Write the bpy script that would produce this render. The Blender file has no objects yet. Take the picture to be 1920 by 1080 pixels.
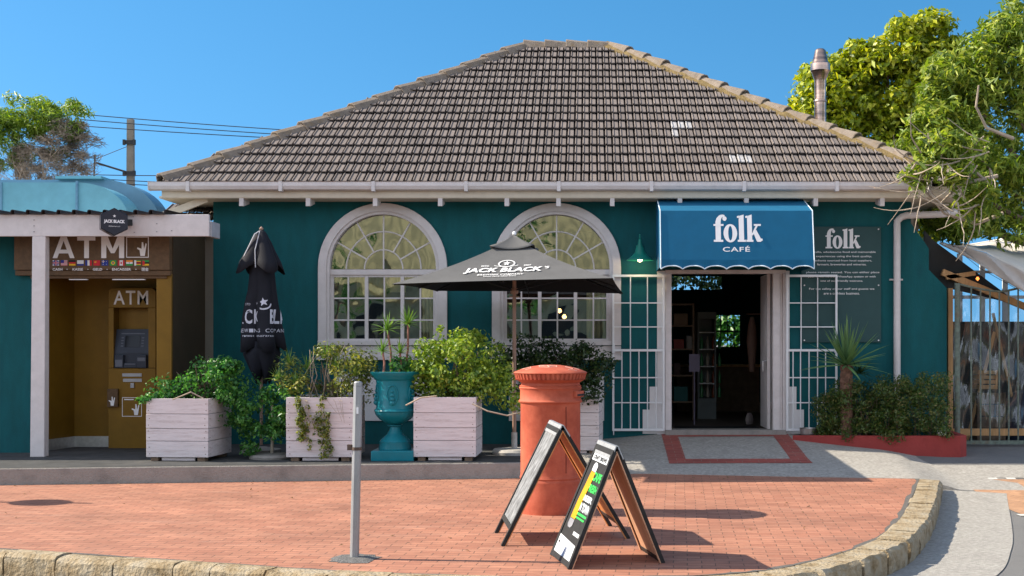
import bpy, bmesh, math, random
import numpy as np
from mathutils import Vector, Matrix
R = math.radians
PI = math.pi
sc = bpy.context.scene
col = sc.collection
# ---------------- camera, sky, sun, exposure ----------------
CD = 19.4            # camera stands 19.4 m in front of the facade (facade plane y = 0)
CH = 1.75
F = 2417.0
cam = bpy.data.objects.new('camera', bpy.data.cameras.new('camera'))
col.objects.link(cam)
cam.location = (0, -CD, CH)
cam.rotation_euler = (R(90), 0, 0)
cam.data.sensor_width = 36
cam.data.lens = F / 1920 * 36
cam.data.shift_x = -145 / 1920
cam.data.shift_y = 100 / 1920
cam.data.clip_end = 2000
sc.camera = cam
SUN_EL, SUN_ROT = R(38), R(276)
w = bpy.data.worlds.new('World')
sc.world = w
w.use_nodes = True
nt = w.node_tree
bg = nt.nodes['Background']
sky = nt.nodes.new('ShaderNodeTexSky')
sky.sky_type = 'NISHITA'
sky.sun_disc = False
sky.sun_elevation = SUN_EL
sky.sun_rotation = SUN_ROT
sky.air_density = 1.0
sky.dust_density = 0.35
sky.ozone_density = 1.7
tco = nt.nodes.new('ShaderNodeTexCoord'); vm = nt.nodes.new('ShaderNodeVectorMath'); vm.operation = 'MULTIPLY_ADD'
vm.inputs[1].default_value = (1, 1, .85); vm.inputs[2].default_value = (0, 0, .22)
nt.links.new(tco.outputs['Generated'], vm.inputs[0]); nt.links.new(vm.outputs[0], sky.inputs[0])
def skyside(sat, val, hue):
    h = nt.nodes.new('ShaderNodeHueSaturation'); h.inputs['Saturation'].default_value = sat; h.inputs['Value'].default_value = val; h.inputs['Hue'].default_value = hue
    nt.links.new(sky.outputs[0], h.inputs['Color']); return h.outputs[0]
# clear deep blue sky beyond the cafe, street half brightened and paled as added fill for shade
sx_ = nt.nodes.new('ShaderNodeSeparateXYZ'); nt.links.new(tco.outputs['Generated'], sx_.inputs[0])
mr = nt.nodes.new('ShaderNodeMapRange'); mr.interpolation_type = 'SMOOTHSTEP'
mr.inputs[1].default_value = 0.35; mr.inputs[2].default_value = -0.45; mr.inputs[3].default_value = 0; mr.inputs[4].default_value = 1
nt.links.new(sx_.outputs['Y'], mr.inputs[0])
mx = nt.nodes.new('ShaderNodeMix'); mx.data_type = 'RGBA'
nt.links.new(mr.outputs[0], mx.inputs[0]); nt.links.new(skyside(1.36, .70, .490), mx.inputs[6]); nt.links.new(skyside(.45, 1.5, .5), mx.inputs[7])
nt.links.new(mx.outputs[2], bg.inputs[0])
bg.inputs[1].default_value = 0.15
sl = bpy.data.lights.new('sun', 'SUN')
sl.energy = 4.8
sl.angle = R(0.53)
sl.color = (1.0, 0.90, 0.74)
so = bpy.data.objects.new('sun', sl)
col.objects.link(so)
sd = Vector((math.sin(SUN_ROT) * math.cos(SUN_EL), math.cos(SUN_ROT) * math.cos(SUN_EL), math.sin(SUN_EL)))
so.rotation_euler = sd.to_track_quat('Z', 'Y').to_euler()
so.location = sd * 30
sc.view_settings.view_transform = 'Standard'
sc.view_settings.look = 'None'
sc.view_settings.exposure = 1.0
sc.view_settings.gamma = 1
sc.render.engine = 'CYCLES'

def XZ(px, py, y):
    """plane y=const point of a photo pixel"""
    k = (CD + y) / F
    return ((px - 1105) * k, CH - (py - 640) * k)
def X_(px, y): return (px - 1105) * (CD + y) / F
def Z_(py, y): return CH - (py - 640) * (CD + y) / F
def G(px, py, z):
    D = (CH - z) * F / (py - 640)
    return ((px - 1105) * D / F, D - CD)

# ---------------- materials ----------------
MATS = {}
def mat(name, c, rough=0.7, metal=0.0, var=0.12, vs=6.0, bump=0.0, bs=60.0, c2=None, dirt=0.0, dirt_c=(0.05, 0.04, 0.03), ds=2.5,
        spec=0.5, stretch=(1, 1, 1), emit=None, es=1.0, coat=0.0, island=0.0):
    if name in MATS: return MATS[name]
    m = bpy.data.materials.new(name); MATS[name] = m
    m.use_nodes = True
    t = m.node_tree; n = t.nodes; L = t.links
    b = n['Principled BSDF']
    b.inputs['Roughness'].default_value = rough
    b.inputs['Metallic'].default_value = metal
    b.inputs['Specular IOR Level'].default_value = spec * .6
    b.inputs['Coat Weight'].default_value = coat
    tc = n.new('ShaderNodeTexCoord')
    mp = n.new('ShaderNodeMapping'); mp.inputs['Scale'].default_value = stretch
    L.new(tc.outputs['Object'], mp.inputs[0])
    nz = n.new('ShaderNodeTexNoise'); nz.inputs['Scale'].default_value = vs; nz.inputs['Detail'].default_value = 6
    nz.inputs['Roughness'].default_value = 0.65
    L.new(mp.outputs[0], nz.inputs['Vector'])
    cr = n.new('ShaderNodeValToRGB')
    lo = tuple(max(0, v * (1 - var)) for v in c); hi = tuple(min(1, v * (1 + var)) for v in (c2 or c))
    cr.color_ramp.elements[0].position = 0.3; cr.color_ramp.elements[0].color = (*lo, 1)
    cr.color_ramp.elements[1].position = 0.7; cr.color_ramp.elements[1].color = (*hi, 1)
    L.new(nz.outputs['Fac'], cr.inputs[0])
    out = cr.outputs[0]
    if island:
        g = n.new('ShaderNodeNewGeometry')
        hsv = n.new('ShaderNodeHueSaturation')
        mr = n.new('ShaderNodeMapRange'); mr.inputs[3].default_value = 1 - island; mr.inputs[4].default_value = 1 + island
        L.new(g.outputs['Random Per Island'], mr.inputs[0]); L.new(mr.outputs[0], hsv.inputs['Value'])
        L.new(out, hsv.inputs['Color']); out = hsv.outputs[0]
    if dirt:
        n2 = n.new('ShaderNodeTexNoise'); n2.inputs['Scale'].default_value = ds; n2.inputs['Detail'].default_value = 9
        n2.inputs['Roughness'].default_value = 0.75
        L.new(mp.outputs[0], n2.inputs['Vector'])
        r2 = n.new('ShaderNodeValToRGB')
        r2.color_ramp.elements[0].position = 0.5; r2.color_ramp.elements[0].color = (0, 0, 0, 1)
        r2.color_ramp.elements[1].position = 0.72; r2.color_ramp.elements[1].color = (dirt, dirt, dirt, 1)
        L.new(n2.outputs['Fac'], r2.inputs[0])
        mx = n.new('ShaderNodeMix'); mx.data_type = 'RGBA'
        L.new(r2.outputs[0], mx.inputs[0]); L.new(out, mx.inputs[6]); mx.inputs[7].default_value = (*dirt_c, 1)
        out = mx.outputs[2]
    L.new(out, b.inputs['Base Color'])
    if bump:
        n3 = n.new('ShaderNodeTexNoise'); n3.inputs['Scale'].default_value = bs; n3.inputs['Detail'].default_value = 5
        L.new(mp.outputs[0], n3.inputs['Vector'])
        bp = n.new('ShaderNodeBump'); bp.inputs['Strength'].default_value = bump; bp.inputs['Distance'].default_value = 0.02
        L.new(n3.outputs['Fac'], bp.inputs['Height']); L.new(bp.outputs[0], b.inputs['Normal'])
    if emit:
        b.inputs['Emission Color'].default_value = (*emit, 1); b.inputs['Emission Strength'].default_value = es
    return m

def leafmat(name, cols, rough=0.45, trans=0.35):
    if name in MATS: return MATS[name]
    m = bpy.data.materials.new(name); MATS[name] = m
    m.use_nodes = True
    t = m.node_tree; n = t.nodes; L = t.links
    b = n['Principled BSDF']; b.inputs['Roughness'].default_value = rough
    b.inputs['Specular IOR Level'].default_value = 0.45
    g = n.new('ShaderNodeNewGeometry')
    cr = n.new('ShaderNodeValToRGB')
    e = cr.color_ramp.elements
    e[0].position = 0; e[0].color = (*cols[0], 1); e[1].position = 1; e[1].color = (*cols[-1], 1)
    for i, c in enumerate(cols[1:-1]):
        q = e.new((i + 1) / (len(cols) - 1)); q.color = (*c, 1)
    L.new(g.outputs['Random Per Island'], cr.inputs[0])
    L.new(cr.outputs[0], b.inputs['Base Color'])
    tr = n.new('ShaderNodeBsdfTranslucent')
    hs = n.new('ShaderNodeHueSaturation'); hs.inputs['Value'].default_value = 1.5; hs.inputs['Saturation'].default_value = 1.1
    L.new(cr.outputs[0], hs.inputs['Color']); L.new(hs.outputs[0], tr.inputs['Color'])
    mx = n.new('ShaderNodeMixShader'); mx.inputs[0].default_value = trans
    L.new(b.outputs[0], mx.inputs[1]); L.new(tr.outputs[0], mx.inputs[2])
    L.new(mx.outputs[0], n['Material Output'].inputs[0])
    return m

def glassmat(name, tint=(0.8, 0.85, 0.8), rough=0.02, refl=0.5, wave=0.0):
    """window glass: part clear, part mirror"""
    if name in MATS: return MATS[name]
    m = bpy.data.materials.new(name); MATS[name] = m
    m.use_nodes = True
    t = m.node_tree; n = t.nodes; L = t.links
    n.remove(n['Principled BSDF'])
    tr = n.new('ShaderNodeBsdfTransparent'); tr.inputs[0].default_value = (*tint, 1)
    gl = n.new('ShaderNodeBsdfGlossy'); gl.inputs['Roughness'].default_value = rough
    gl.inputs['Color'].default_value = (0.95, 0.95, 0.92, 1)
    mx = n.new('ShaderNodeMixShader'); mx.inputs[0].default_value = refl
    L.new(tr.outputs[0], mx.inputs[1]); L.new(gl.outputs[0], mx.inputs[2]); L.new(mx.outputs[0], n['Material Output'].inputs[0])
    if wave:
        tc = n.new('ShaderNodeTexCoord')
        nz = n.new('ShaderNodeTexNoise'); nz.inputs['Scale'].default_value = 2.2; nz.inputs['Detail'].default_value = 1
        L.new(tc.outputs['Object'], nz.inputs['Vector'])
        bp = n.new('ShaderNodeBump'); bp.inputs['Strength'].default_value = wave; bp.inputs['Distance'].default_value = 0.05
        L.new(nz.outputs['Fac'], bp.inputs['Height']); L.new(bp.outputs[0], gl.inputs['Normal'])
    return m

# ---------------- object helpers ----------------
ORG = {}
def tag(o, label=None, cat=None, group=None, kind=None):
    if label: o['label'] = label
    if cat: o['category'] = cat
    if group: o['group'] = group
    if kind: o['kind'] = kind
    return o
def thing(name, label, cat, loc=(0, 0, 0), group=None):
    o = bpy.data.objects.new(name, None); col.objects.link(o)
    o.empty_display_size = 0.2
    o.location = loc; ORG[o.name] = Vector(loc)
    return tag(o, label, cat, group)

class MB:
    def __init__(s): s.v = []; s.f = []; s.mi = []; s.m = 0
    def add(s, vs, fs):
        o = len(s.v); s.v += [tuple(p) for p in vs]
        for f in fs: s.f.append(tuple(i + o for i in f)); s.mi.append(s.m)
        return s
    def quad(s, a, b, c, d): return s.add([a, b, c, d], [(0, 1, 2, 3)])
    def box(s, x0, x1, y0, y1, z0, z1):
        x0, x1 = min(x0, x1), max(x0, x1); y0, y1 = min(y0, y1), max(y0, y1); z0, z1 = min(z0, z1), max(z0, z1)
        v = [(x0, y0, z0), (x1, y0, z0), (x1, y1, z0), (x0, y1, z0), (x0, y0, z1), (x1, y0, z1), (x1, y1, z1), (x0, y1, z1)]
        return s.add(v, [(0, 3, 2, 1), (4, 5, 6, 7), (0, 1, 5, 4), (1, 2, 6, 5), (2, 3, 7, 6), (3, 0, 4, 7)])
    def bar(s, a, b, w, h, up=(0, 0, 1)):
        """box beam from a to b"""
        a = Vector(a); b = Vector(b); d = (b - a).normalized(); u = Vector(up)
        x = d.cross(u).normalized() * w / 2; z = x.cross(d).normalized() * h / 2
        v = [a - x - z, a + x - z, a + x + z, a - x + z, b - x - z, b + x - z, b + x + z, b - x + z]
        return s.add(v, [(0, 1, 2, 3), (7, 6, 5, 4), (0, 4, 5, 1), (1, 5, 6, 2), (2, 6, 7, 3), (3, 7, 4, 0)])
    def tube(s, pts, r, n=8, cap=True):
        pts = [Vector(p) for p in pts]; rs = r if isinstance(r, (list, tuple)) else [r] * len(pts)
        rings = []; prev = None
        for i, p in enumerate(pts):
            d = (pts[min(i + 1, len(pts) - 1)] - pts[max(i - 1, 0)])
            d = d.normalized() if d.length > 1e-9 else Vector((0, 0, 1))
            a = prev if prev is not None else (Vector((0, 0, 1)) if abs(d.z) < .9 else Vector((1, 0, 0)))
            x = (a - d * a.dot(d)).normalized(); prev = x; y = d.cross(x)
            rings.append([p + (x * math.cos(t) + y * math.sin(t)) * rs[i] for t in [2 * PI * k / n for k in range(n)]])
        v = [q for g in rings for q in g]; f = []
        for i in range(len(pts) - 1):
            for k in range(n):
                k2 = (k + 1) % n
                f.append((i * n + k, i * n + k2, (i + 1) * n + k2, (i + 1) * n + k))
        if cap: f.append(tuple(range(n - 1, -1, -1))); f.append(tuple((len(pts) - 1) * n + k for k in range(n)))
        return s.add(v, f)
    def lathe(s, prof, c=(0, 0, 0), n=32, cap=True, rf=None):
        v = []; f = []
        for r, z in prof:
            for k in range(n):
                t = 2 * PI * k / n; rr = r * (rf(t, z) if rf else 1)
                v.append((c[0] + rr * math.cos(t), c[1] + rr * math.sin(t), c[2] + z))
        for i in range(len(prof) - 1):
            for k in range(n):
                k2 = (k + 1) % n
                f.append((i * n + k, i * n + k2, (i + 1) * n + k2, (i + 1) * n + k))
        if cap: f.append(tuple(range(n - 1, -1, -1))); f.append(tuple((len(prof) - 1) * n + k for k in range(n)))
        return s.add(v, f)
    def prism(s, poly, O, U, V, N, d):
        """2D polygon (ccw) extruded from plane O,U,V by d along N"""
        O, U, V, N = map(Vector, (O, U, V, N)); n = len(poly)
        a = [O + U * x + V * y for x, y in poly]; b = [p + N * d for p in a]
        f = [tuple(range(n - 1, -1, -1)), tuple(range(n, 2 * n))]
        f += [(i, (i + 1) % n, n + (i + 1) % n, n + i) for i in range(n)]
        return s.add(a + b, f)
    def mesh(s, name, mats, off):
        me = bpy.data.meshes.new(name)
        o = Vector(off)
        me.from_pydata([(p[0] - o[0], p[1] - o[1], p[2] - o[2]) for p in s.v], [], s.f)
        for m in (mats if isinstance(mats, (list, tuple)) else [mats]): me.materials.append(m)
        if max(s.mi or [0]) > 0: me.polygons.foreach_set('material_index', s.mi)
        me.update()
        return me
    def build(s, name, mats, parent=None, bevel=0.0, smooth=False, label=None, org=None, fixn=True):
        if parent is not None: off = ORG[parent.name]
        elif org is not None: off = Vector(org)
        else:
            A = np.array(s.v); mn = A.min(0); mx = A.max(0)
            off = Vector(((mn[0] + mx[0]) / 2, (mn[1] + mx[1]) / 2, mn[2]))
        me = s.mesh(name, mats, off)
        if fixn:
            bm = bmesh.new(); bm.from_mesh(me); bmesh.ops.recalc_face_normals(bm, faces=bm.faces[:]); bm.to_mesh(me); bm.free()
        ob = bpy.data.objects.new(name, me); col.objects.link(ob)
        if parent is not None: ob.parent = parent
        else: ob.location = off
        ORG[ob.name] = Vector(off)
        if smooth:
            me.polygons.foreach_set('use_smooth', [True] * len(me.polygons))
            try: me.set_sharp_from_angle(angle=R(40))
            except Exception: pass
        if bevel:
            bv = ob.modifiers.new('bevel', 'BEVEL'); bv.width = bevel; bv.segments = 2; bv.limit_method = 'ANGLE'; bv.angle_limit = R(40)
        if label: ob['label'] = label
        return ob

def struct(o): o['kind'] = 'structure'; return o

_tc = {}
def text_geo(body, offset=0.0, spacing=1.0):
    k = (body, offset, spacing)
    if k in _tc: return _tc[k]
    c = bpy.data.curves.new('t', 'FONT'); c.body = body; c.size = 1; c.offset = offset; c.space_character = spacing
    c.resolution_u = 3
    o = bpy.data.objects.new('t', c); col.objects.link(o)
    dg = bpy.context.evaluated_depsgraph_get(); dg.update()
    me = bpy.data.meshes.new_from_object(o.evaluated_get(dg))
    vs = [tuple(v.co) for v in me.vertices]; fs = [tuple(p.vertices) for p in me.polygons]
    bpy.data.objects.remove(o); bpy.data.curves.remove(c); bpy.data.meshes.remove(me)
    A = np.array(vs) if vs else np.zeros((1, 3))
    _tc[k] = (A, fs, A.min(0), A.max(0))
    return _tc[k]
def text(mb, body, fn, cx, cy, width, height, offset=0.0, spacing=1.0, shear=0.0):
    """text centred at (cx,cy), fitted to width x height, mapped to 3D by fn(x,y)"""
    A, fs, mn, mx = text_geo(body, offset, spacing)
    sx = width / max(1e-6, mx[0] - mn[0]); sy = height / max(1e-6, mx[1] - mn[1])
    vs = []
    for p in A:
        y = (p[1] - (mn[1] + mx[1]) / 2) * sy
        x = (p[0] - (mn[0] + mx[0]) / 2) * sx + y * shear
        vs.append(tuple(fn(cx + x, cy + y)))
    mb.add(vs, fs)
def flat(O, U=(1, 0, 0), V=(0, 0, 1)):
    O = Vector(O); U = Vector(U); V = Vector(V)
    return lambda x, y: O + U * x + V * y
def poly(mb, pts, fn): mb.add([fn(x, y) for x, y in pts], [tuple(range(len(pts)))])
def star(r, r2=None, n=5, a0=PI / 2):
    r2 = r2 or r * .42
    return [((r if i % 2 == 0 else r2) * math.cos(a0 + i * PI / n), (r if i % 2 == 0 else r2) * math.sin(a0 + i * PI / n)) for i in range(2 * n)]
def ring(mb, fn, cx, cy, rx, ry, t, a0=0, a1=2 * PI, n=28):
    vs = []; fs = []
    for i in range(n + 1):
        a = a0 + (a1 - a0) * i / n
        vs += [fn(cx + rx * math.cos(a), cy + ry * math.sin(a)), fn(cx + (rx - t) * math.cos(a), cy + (ry - t) * math.sin(a))]
        if i: j = 2 * i; fs.append((j - 2, j, j + 1, j - 1))
    mb.add(vs, fs)

def folk(mb, fn, cx, cy, h):
    """heavy slab-serif lower case wordmark: bowls, stems, ball terminal"""
    k = h
    W = 1.62
    def P(pts, e=0): mb.add([Vector(fn(cx + (x - W / 2) * k, cy + (y - .5) * k)) + Vector((0, -0.0004 * e, 0)) for x, y in pts], [tuple(range(len(pts)))])
    def strip(pts, ws, e=0):
        vs = []; fs = []
        for i, (x, y) in enumerate(pts):
            a = pts[max(0, i - 1)]; b = pts[min(len(pts) - 1, i + 1)]
            dx, dy = b[0] - a[0], b[1] - a[1]; l = math.hypot(dx, dy); nx, ny = -dy / l, dx / l
            w = ws[i] / 2
            for s_ in (1, -1):
                vs.append(Vector(fn(cx + (x + nx * w * s_ - W / 2) * k, cy + (y + ny * w * s_ - .5) * k)) + Vector((0, -0.0004 * e, 0)))
            if i: j = 2 * i; fs.append((j - 2, j, j + 1, j - 1))
        mb.add(vs, fs)
    # f
    P([(.07, .07), (.26, .07), (.26, .62), (.07, .62)])
    P([(0, 0), (.34, 0), (.34, .075), (0, .075)], 1)
    P([(0, .58), (.36, .58), (.36, .65), (0, .65)], 2)
    strip([(.165, .6), (.165, .72), (.19, .83), (.25, .92), (.33, .955), (.40, .94)], [.19, .19, .17, .13, .09, .08], 3)
    P([(.40 + .075 * math.cos(a), .85 + .085 * math.sin(a)) for a in [2 * PI * i / 14 for i in range(14)]], 4)
    # o
    vs = []; fs = []
    for i in range(29):
        a = 2 * PI * i / 28
        vs.append(Vector(fn(cx + (.60 + .245 * math.cos(a) - W / 2) * k, cy + (.315 + .335 * math.sin(a) - .5) * k)))
        vs.append(Vector(fn(cx + (.60 + .075 * math.cos(a) - W / 2) * k, cy + (.315 + .265 * math.sin(a) - .5) * k)))
        if i: j = 2 * i; fs.append((j - 2, j, j + 1, j - 1))
    mb.add(vs, fs)
    # l
    P([(.91, .07), (1.09, .07), (1.09, 1.0), (.91, .94)])
    P([(.86, 0), (1.15, 0), (1.15, .075), (.86, .075)], 1)
    P([(.85, .87), (.92, .88), (.92, .96), (.85, .94)], 2)
    # k
    P([(1.21, .07), (1.38, .07), (1.38, 1.0), (1.21, .94)])
    P([(1.17, 0), (1.42, 0), (1.42, .075), (1.17, .075)], 1)
    P([(1.15, .87), (1.22, .88), (1.22, .96), (1.15, .94)], 2)
    P([(1.37, .28), (1.52, .60), (1.60, .60), (1.40, .22)], 3)
    P([(1.45, .58), (1.70, .58), (1.70, .65), (1.45, .65)], 4)
    P([(1.42, .34), (1.53, .44), (1.70, .10), (1.53, .05)], 5)
    P([(1.53, .05), (1.56, 0), (1.68, 0), (1.76, .06), (1.74, .12), (1.68, .12)], 6)

def leaves(name, clumps, L, W, m, parent=None, up=0.35, seed=1, out=0.8, lvar=0.35, droop=0.0, fold=0.12, rmin=0.2):
    rng = np.random.default_rng(seed)
    P = []; D = []
    for (c, r, n) in clumps:
        d = rng.normal(size=(n, 3)); d /= np.linalg.norm(d, axis=1)[:, None]
        rad = rmin + (1 - rmin) * rng.random((n, 1)) ** 0.6
        P.append(np.array(c) + d * rad * np.array(r)); D.append(d)
    P = np.concatenate(P); D = np.concatenate(D); n = len(P)
    nr = D * out + rng.normal(size=(n, 3)) * 0.6 + np.array([0, 0, up]); nr /= np.linalg.norm(nr, axis=1)[:, None]
    t = np.cross(nr, rng.normal(size=(n, 3))); t[:, 2] -= droop; t -= nr * (t * nr).sum(1)[:, None]; t /= np.linalg.norm(t, axis=1)[:, None] + 1e-9
    b = np.cross(nr, t)
    l = L * (1 + lvar * (rng.random((n, 1)) * 2 - 1)); wd = W * l / L
    V = np.empty((n, 4, 3))
    V[:, 0] = P - t * l / 2
    V[:, 1] = P + b * wd / 2 + nr * wd * fold
    V[:, 2] = P + t * l / 2 - np.array([0, 0, 1]) * l * 0.12
    V[:, 3] = P - b * wd / 2 + nr * wd * fold
    V = V.reshape(-1, 3)
    idx = np.arange(n)[:, None] * 4
    Fc = np.concatenate([idx + [0, 1, 2], idx + [0, 2, 3]], 1).reshape(-1)
    if parent is not None: off = np.array(ORG[parent.name])
    else: off = np.array([V[:, 0].mean(), V[:, 1].mean(), V[:, 2].min()])
    me = bpy.data.meshes.new(name)
    me.vertices.add(len(V)); me.vertices.foreach_set('co', (V - off).astype(np.float32).ravel())
    me.loops.add(len(Fc)); me.loops.foreach_set('vertex_index', Fc.astype(np.int32))
    me.polygons.add(len(Fc) // 3); me.polygons.foreach_set('loop_start', np.arange(0, len(Fc), 3, dtype=np.int32))
    me.update(calc_edges=True); me.validate()
    me.materials.append(m)
    o = bpy.data.objects.new(name, me); col.objects.link(o)
    if parent is not None: o.parent = parent
    else: o.location = off
    ORG[o.name] = Vector(off)
    return o
def clumps_in(c, r, n, cr, nl, seed=1, shell=0.55, flat_bottom=False):
    rng = np.random.default_rng(seed); out = []
    for i in range(n):
        d = rng.normal(size=3); d /= np.linalg.norm(d)
        if flat_bottom and d[2] < -0.2: d[2] *= -.4
        rad = shell + (1 - shell) * rng.random() ** .7
        k = cr * (.65 + .7 * rng.random())
        out.append((np.array(c) + d * rad * np.array(r), (k, k, k * .8), int(nl * (.6 + .8 * rng.random()))))
    return out
def blade(mb, c, az, el, L, W, droop=0.3, n=4):
    c = Vector(c); d = Vector((math.cos(az) * math.cos(el), math.sin(az) * math.cos(el), math.sin(el)))
    s = Vector((-math.sin(az), math.cos(az), 0)); vs = []; fs = []
    for i in range(n + 1):
        t = i / n; p = c + d * L * t - Vector((0, 0, 1)) * droop * L * t * t
        w = W * (1 - t) ** .7 * (.6 + .8 * min(1, t * 4) * .5) if i < n else 0.001
        up = d.cross(s) * -1
        vs += [p + s * w / 2 + up * w * .25, p - up * w * .0, p - s * w / 2 + up * w * .25]
        if i: j = 3 * i; fs += [(j - 3, j, j + 1, j - 2), (j - 2, j + 1, j + 2, j - 1)]
    mb.add(vs, fs)
def rosette(mb, c, n, L, W, e0=0, e1=85, droop=.2, seed=1):
    r = random.Random(seed)
    for i in range(n):
        el = R(e0 + (e1 - e0) * (i / n) + r.uniform(-6, 6)); blade(mb, c, i * 2.4 + r.uniform(-.3, .3), el, L * r.uniform(.75, 1.1), W, droop * (1 - i / n) + .03)
def limbs(mb, base, r0, depth, length, seed, up=.5, spread=.8, n=6, rng=None):
    rng = rng or random.Random(seed)
    def go(p, d, r, l, k):
        pts = [p]; rs = [r]; q = p.copy(); dd = d.copy()
        for i in range(4):
            dd = (dd + Vector((rng.gauss(0, .16), rng.gauss(0, .16), rng.gauss(0, .12) + .03 * up))).normalized()
            q = q + dd * l / 4; pts.append(q.copy()); rs.append(r * (1 - .11 * (i + 1)))
        mb.tube(pts, rs, n, cap=False)
        if k > 0:
            for j in range(rng.choice((2, 3))):
                nd = (dd + Vector((rng.gauss(0, spread), rng.gauss(0, spread), rng.gauss(up * .3, spread * .5)))).normalized()
                go(pts[rng.choice((3, 4))], nd, rs[-1] * .75, l * rng.uniform(.65, .85), k - 1)
    go(Vector(base[0]), Vector(base[1]).normalized(), r0, length, depth)
# ---------------- shared materials ----------------
K0 = CD / F
m_teal = mat('teal painted plaster', (0.002, 0.082, 0.09), rough=0.8, var=0.16, vs=3.0, bump=0.25, bs=70, dirt=0.45, dirt_c=(0.004, 0.058, 0.08), ds=2.0, stretch=(2.2, 2.2, .7))
m_white = mat('white gloss paint', (0.60, 0.55, 0.53), rough=0.5, var=0.07, vs=7, dirt=0.35, dirt_c=(0.42, 0.38, 0.34), ds=5, bump=0.05)
m_whitewall = mat('white painted plaster', (0.66, 0.64, 0.63), rough=0.7, var=0.06, vs=4, bump=0.15, bs=50)
m_metalwhite = mat('white painted steel', (0.72, 0.72, 0.72), rough=0.4, var=0.05)
m_cream = mat('cream eaves board', (0.62, 0.55, 0.44), rough=0.7, var=0.08)
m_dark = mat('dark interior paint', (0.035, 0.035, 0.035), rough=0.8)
m_black = mat('black steel', (0.012, 0.012, 0.014), rough=0.5)
m_concrete = mat('worn concrete', (0.27, 0.25, 0.225), rough=0.9, var=0.3, vs=3, bump=0.5, bs=45, dirt=0.7, dirt_c=(0.09, 0.08, 0.07), ds=3)
m_conc2 = mat('pale concrete', (0.33, 0.31, 0.28), rough=0.95, var=0.28, vs=22, bump=0.7, bs=110, dirt=0.8, dirt_c=(0.24, 0.22, 0.2), ds=4)
m_stone = mat('sandstone kerb', (0.25, 0.165, 0.075), rough=0.95, var=0.35, vs=7, bump=1.0, bs=34, c2=(0.34, 0.28, 0.19), dirt=0.8, dirt_c=(0.20, 0.185, 0.16), ds=7)
m_asphalt = mat('asphalt', (0.17, 0.165, 0.16), rough=0.95, var=0.22, vs=90, bump=0.6, bs=220, dirt=0.4, dirt_c=(0.09, 0.09, 0.09), ds=1.5)
m_redpaint = mat('red painted kerb', (0.27, 0.035, 0.03), rough=0.7, var=0.15, vs=6, bump=0.2, bs=30, dirt=0.5, dirt_c=(0.16, 0.03, 0.025), ds=6)
m_gold = mat('gold painted panel', (0.19, 0.10, 0.010), rough=0.42, metal=0.25, var=0.12, vs=4, bump=0.05)
m_brown = mat('brown sign panel', (0.115, 0.065, 0.03), rough=0.6, var=0.25, vs=14)
m_darkbrown = mat('dark olive brown paint', (0.05, 0.034, 0.018), rough=0.7, var=0.15, vs=3, bump=0.15)
m_letter = mat('white vinyl lettering', (0.78, 0.76, 0.75), rough=0.6, var=0.03)
m_wood = mat('pine timber', (0.48, 0.27, 0.12), rough=0.65, var=0.25, vs=5, stretch=(4, 4, 0.6))

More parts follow.
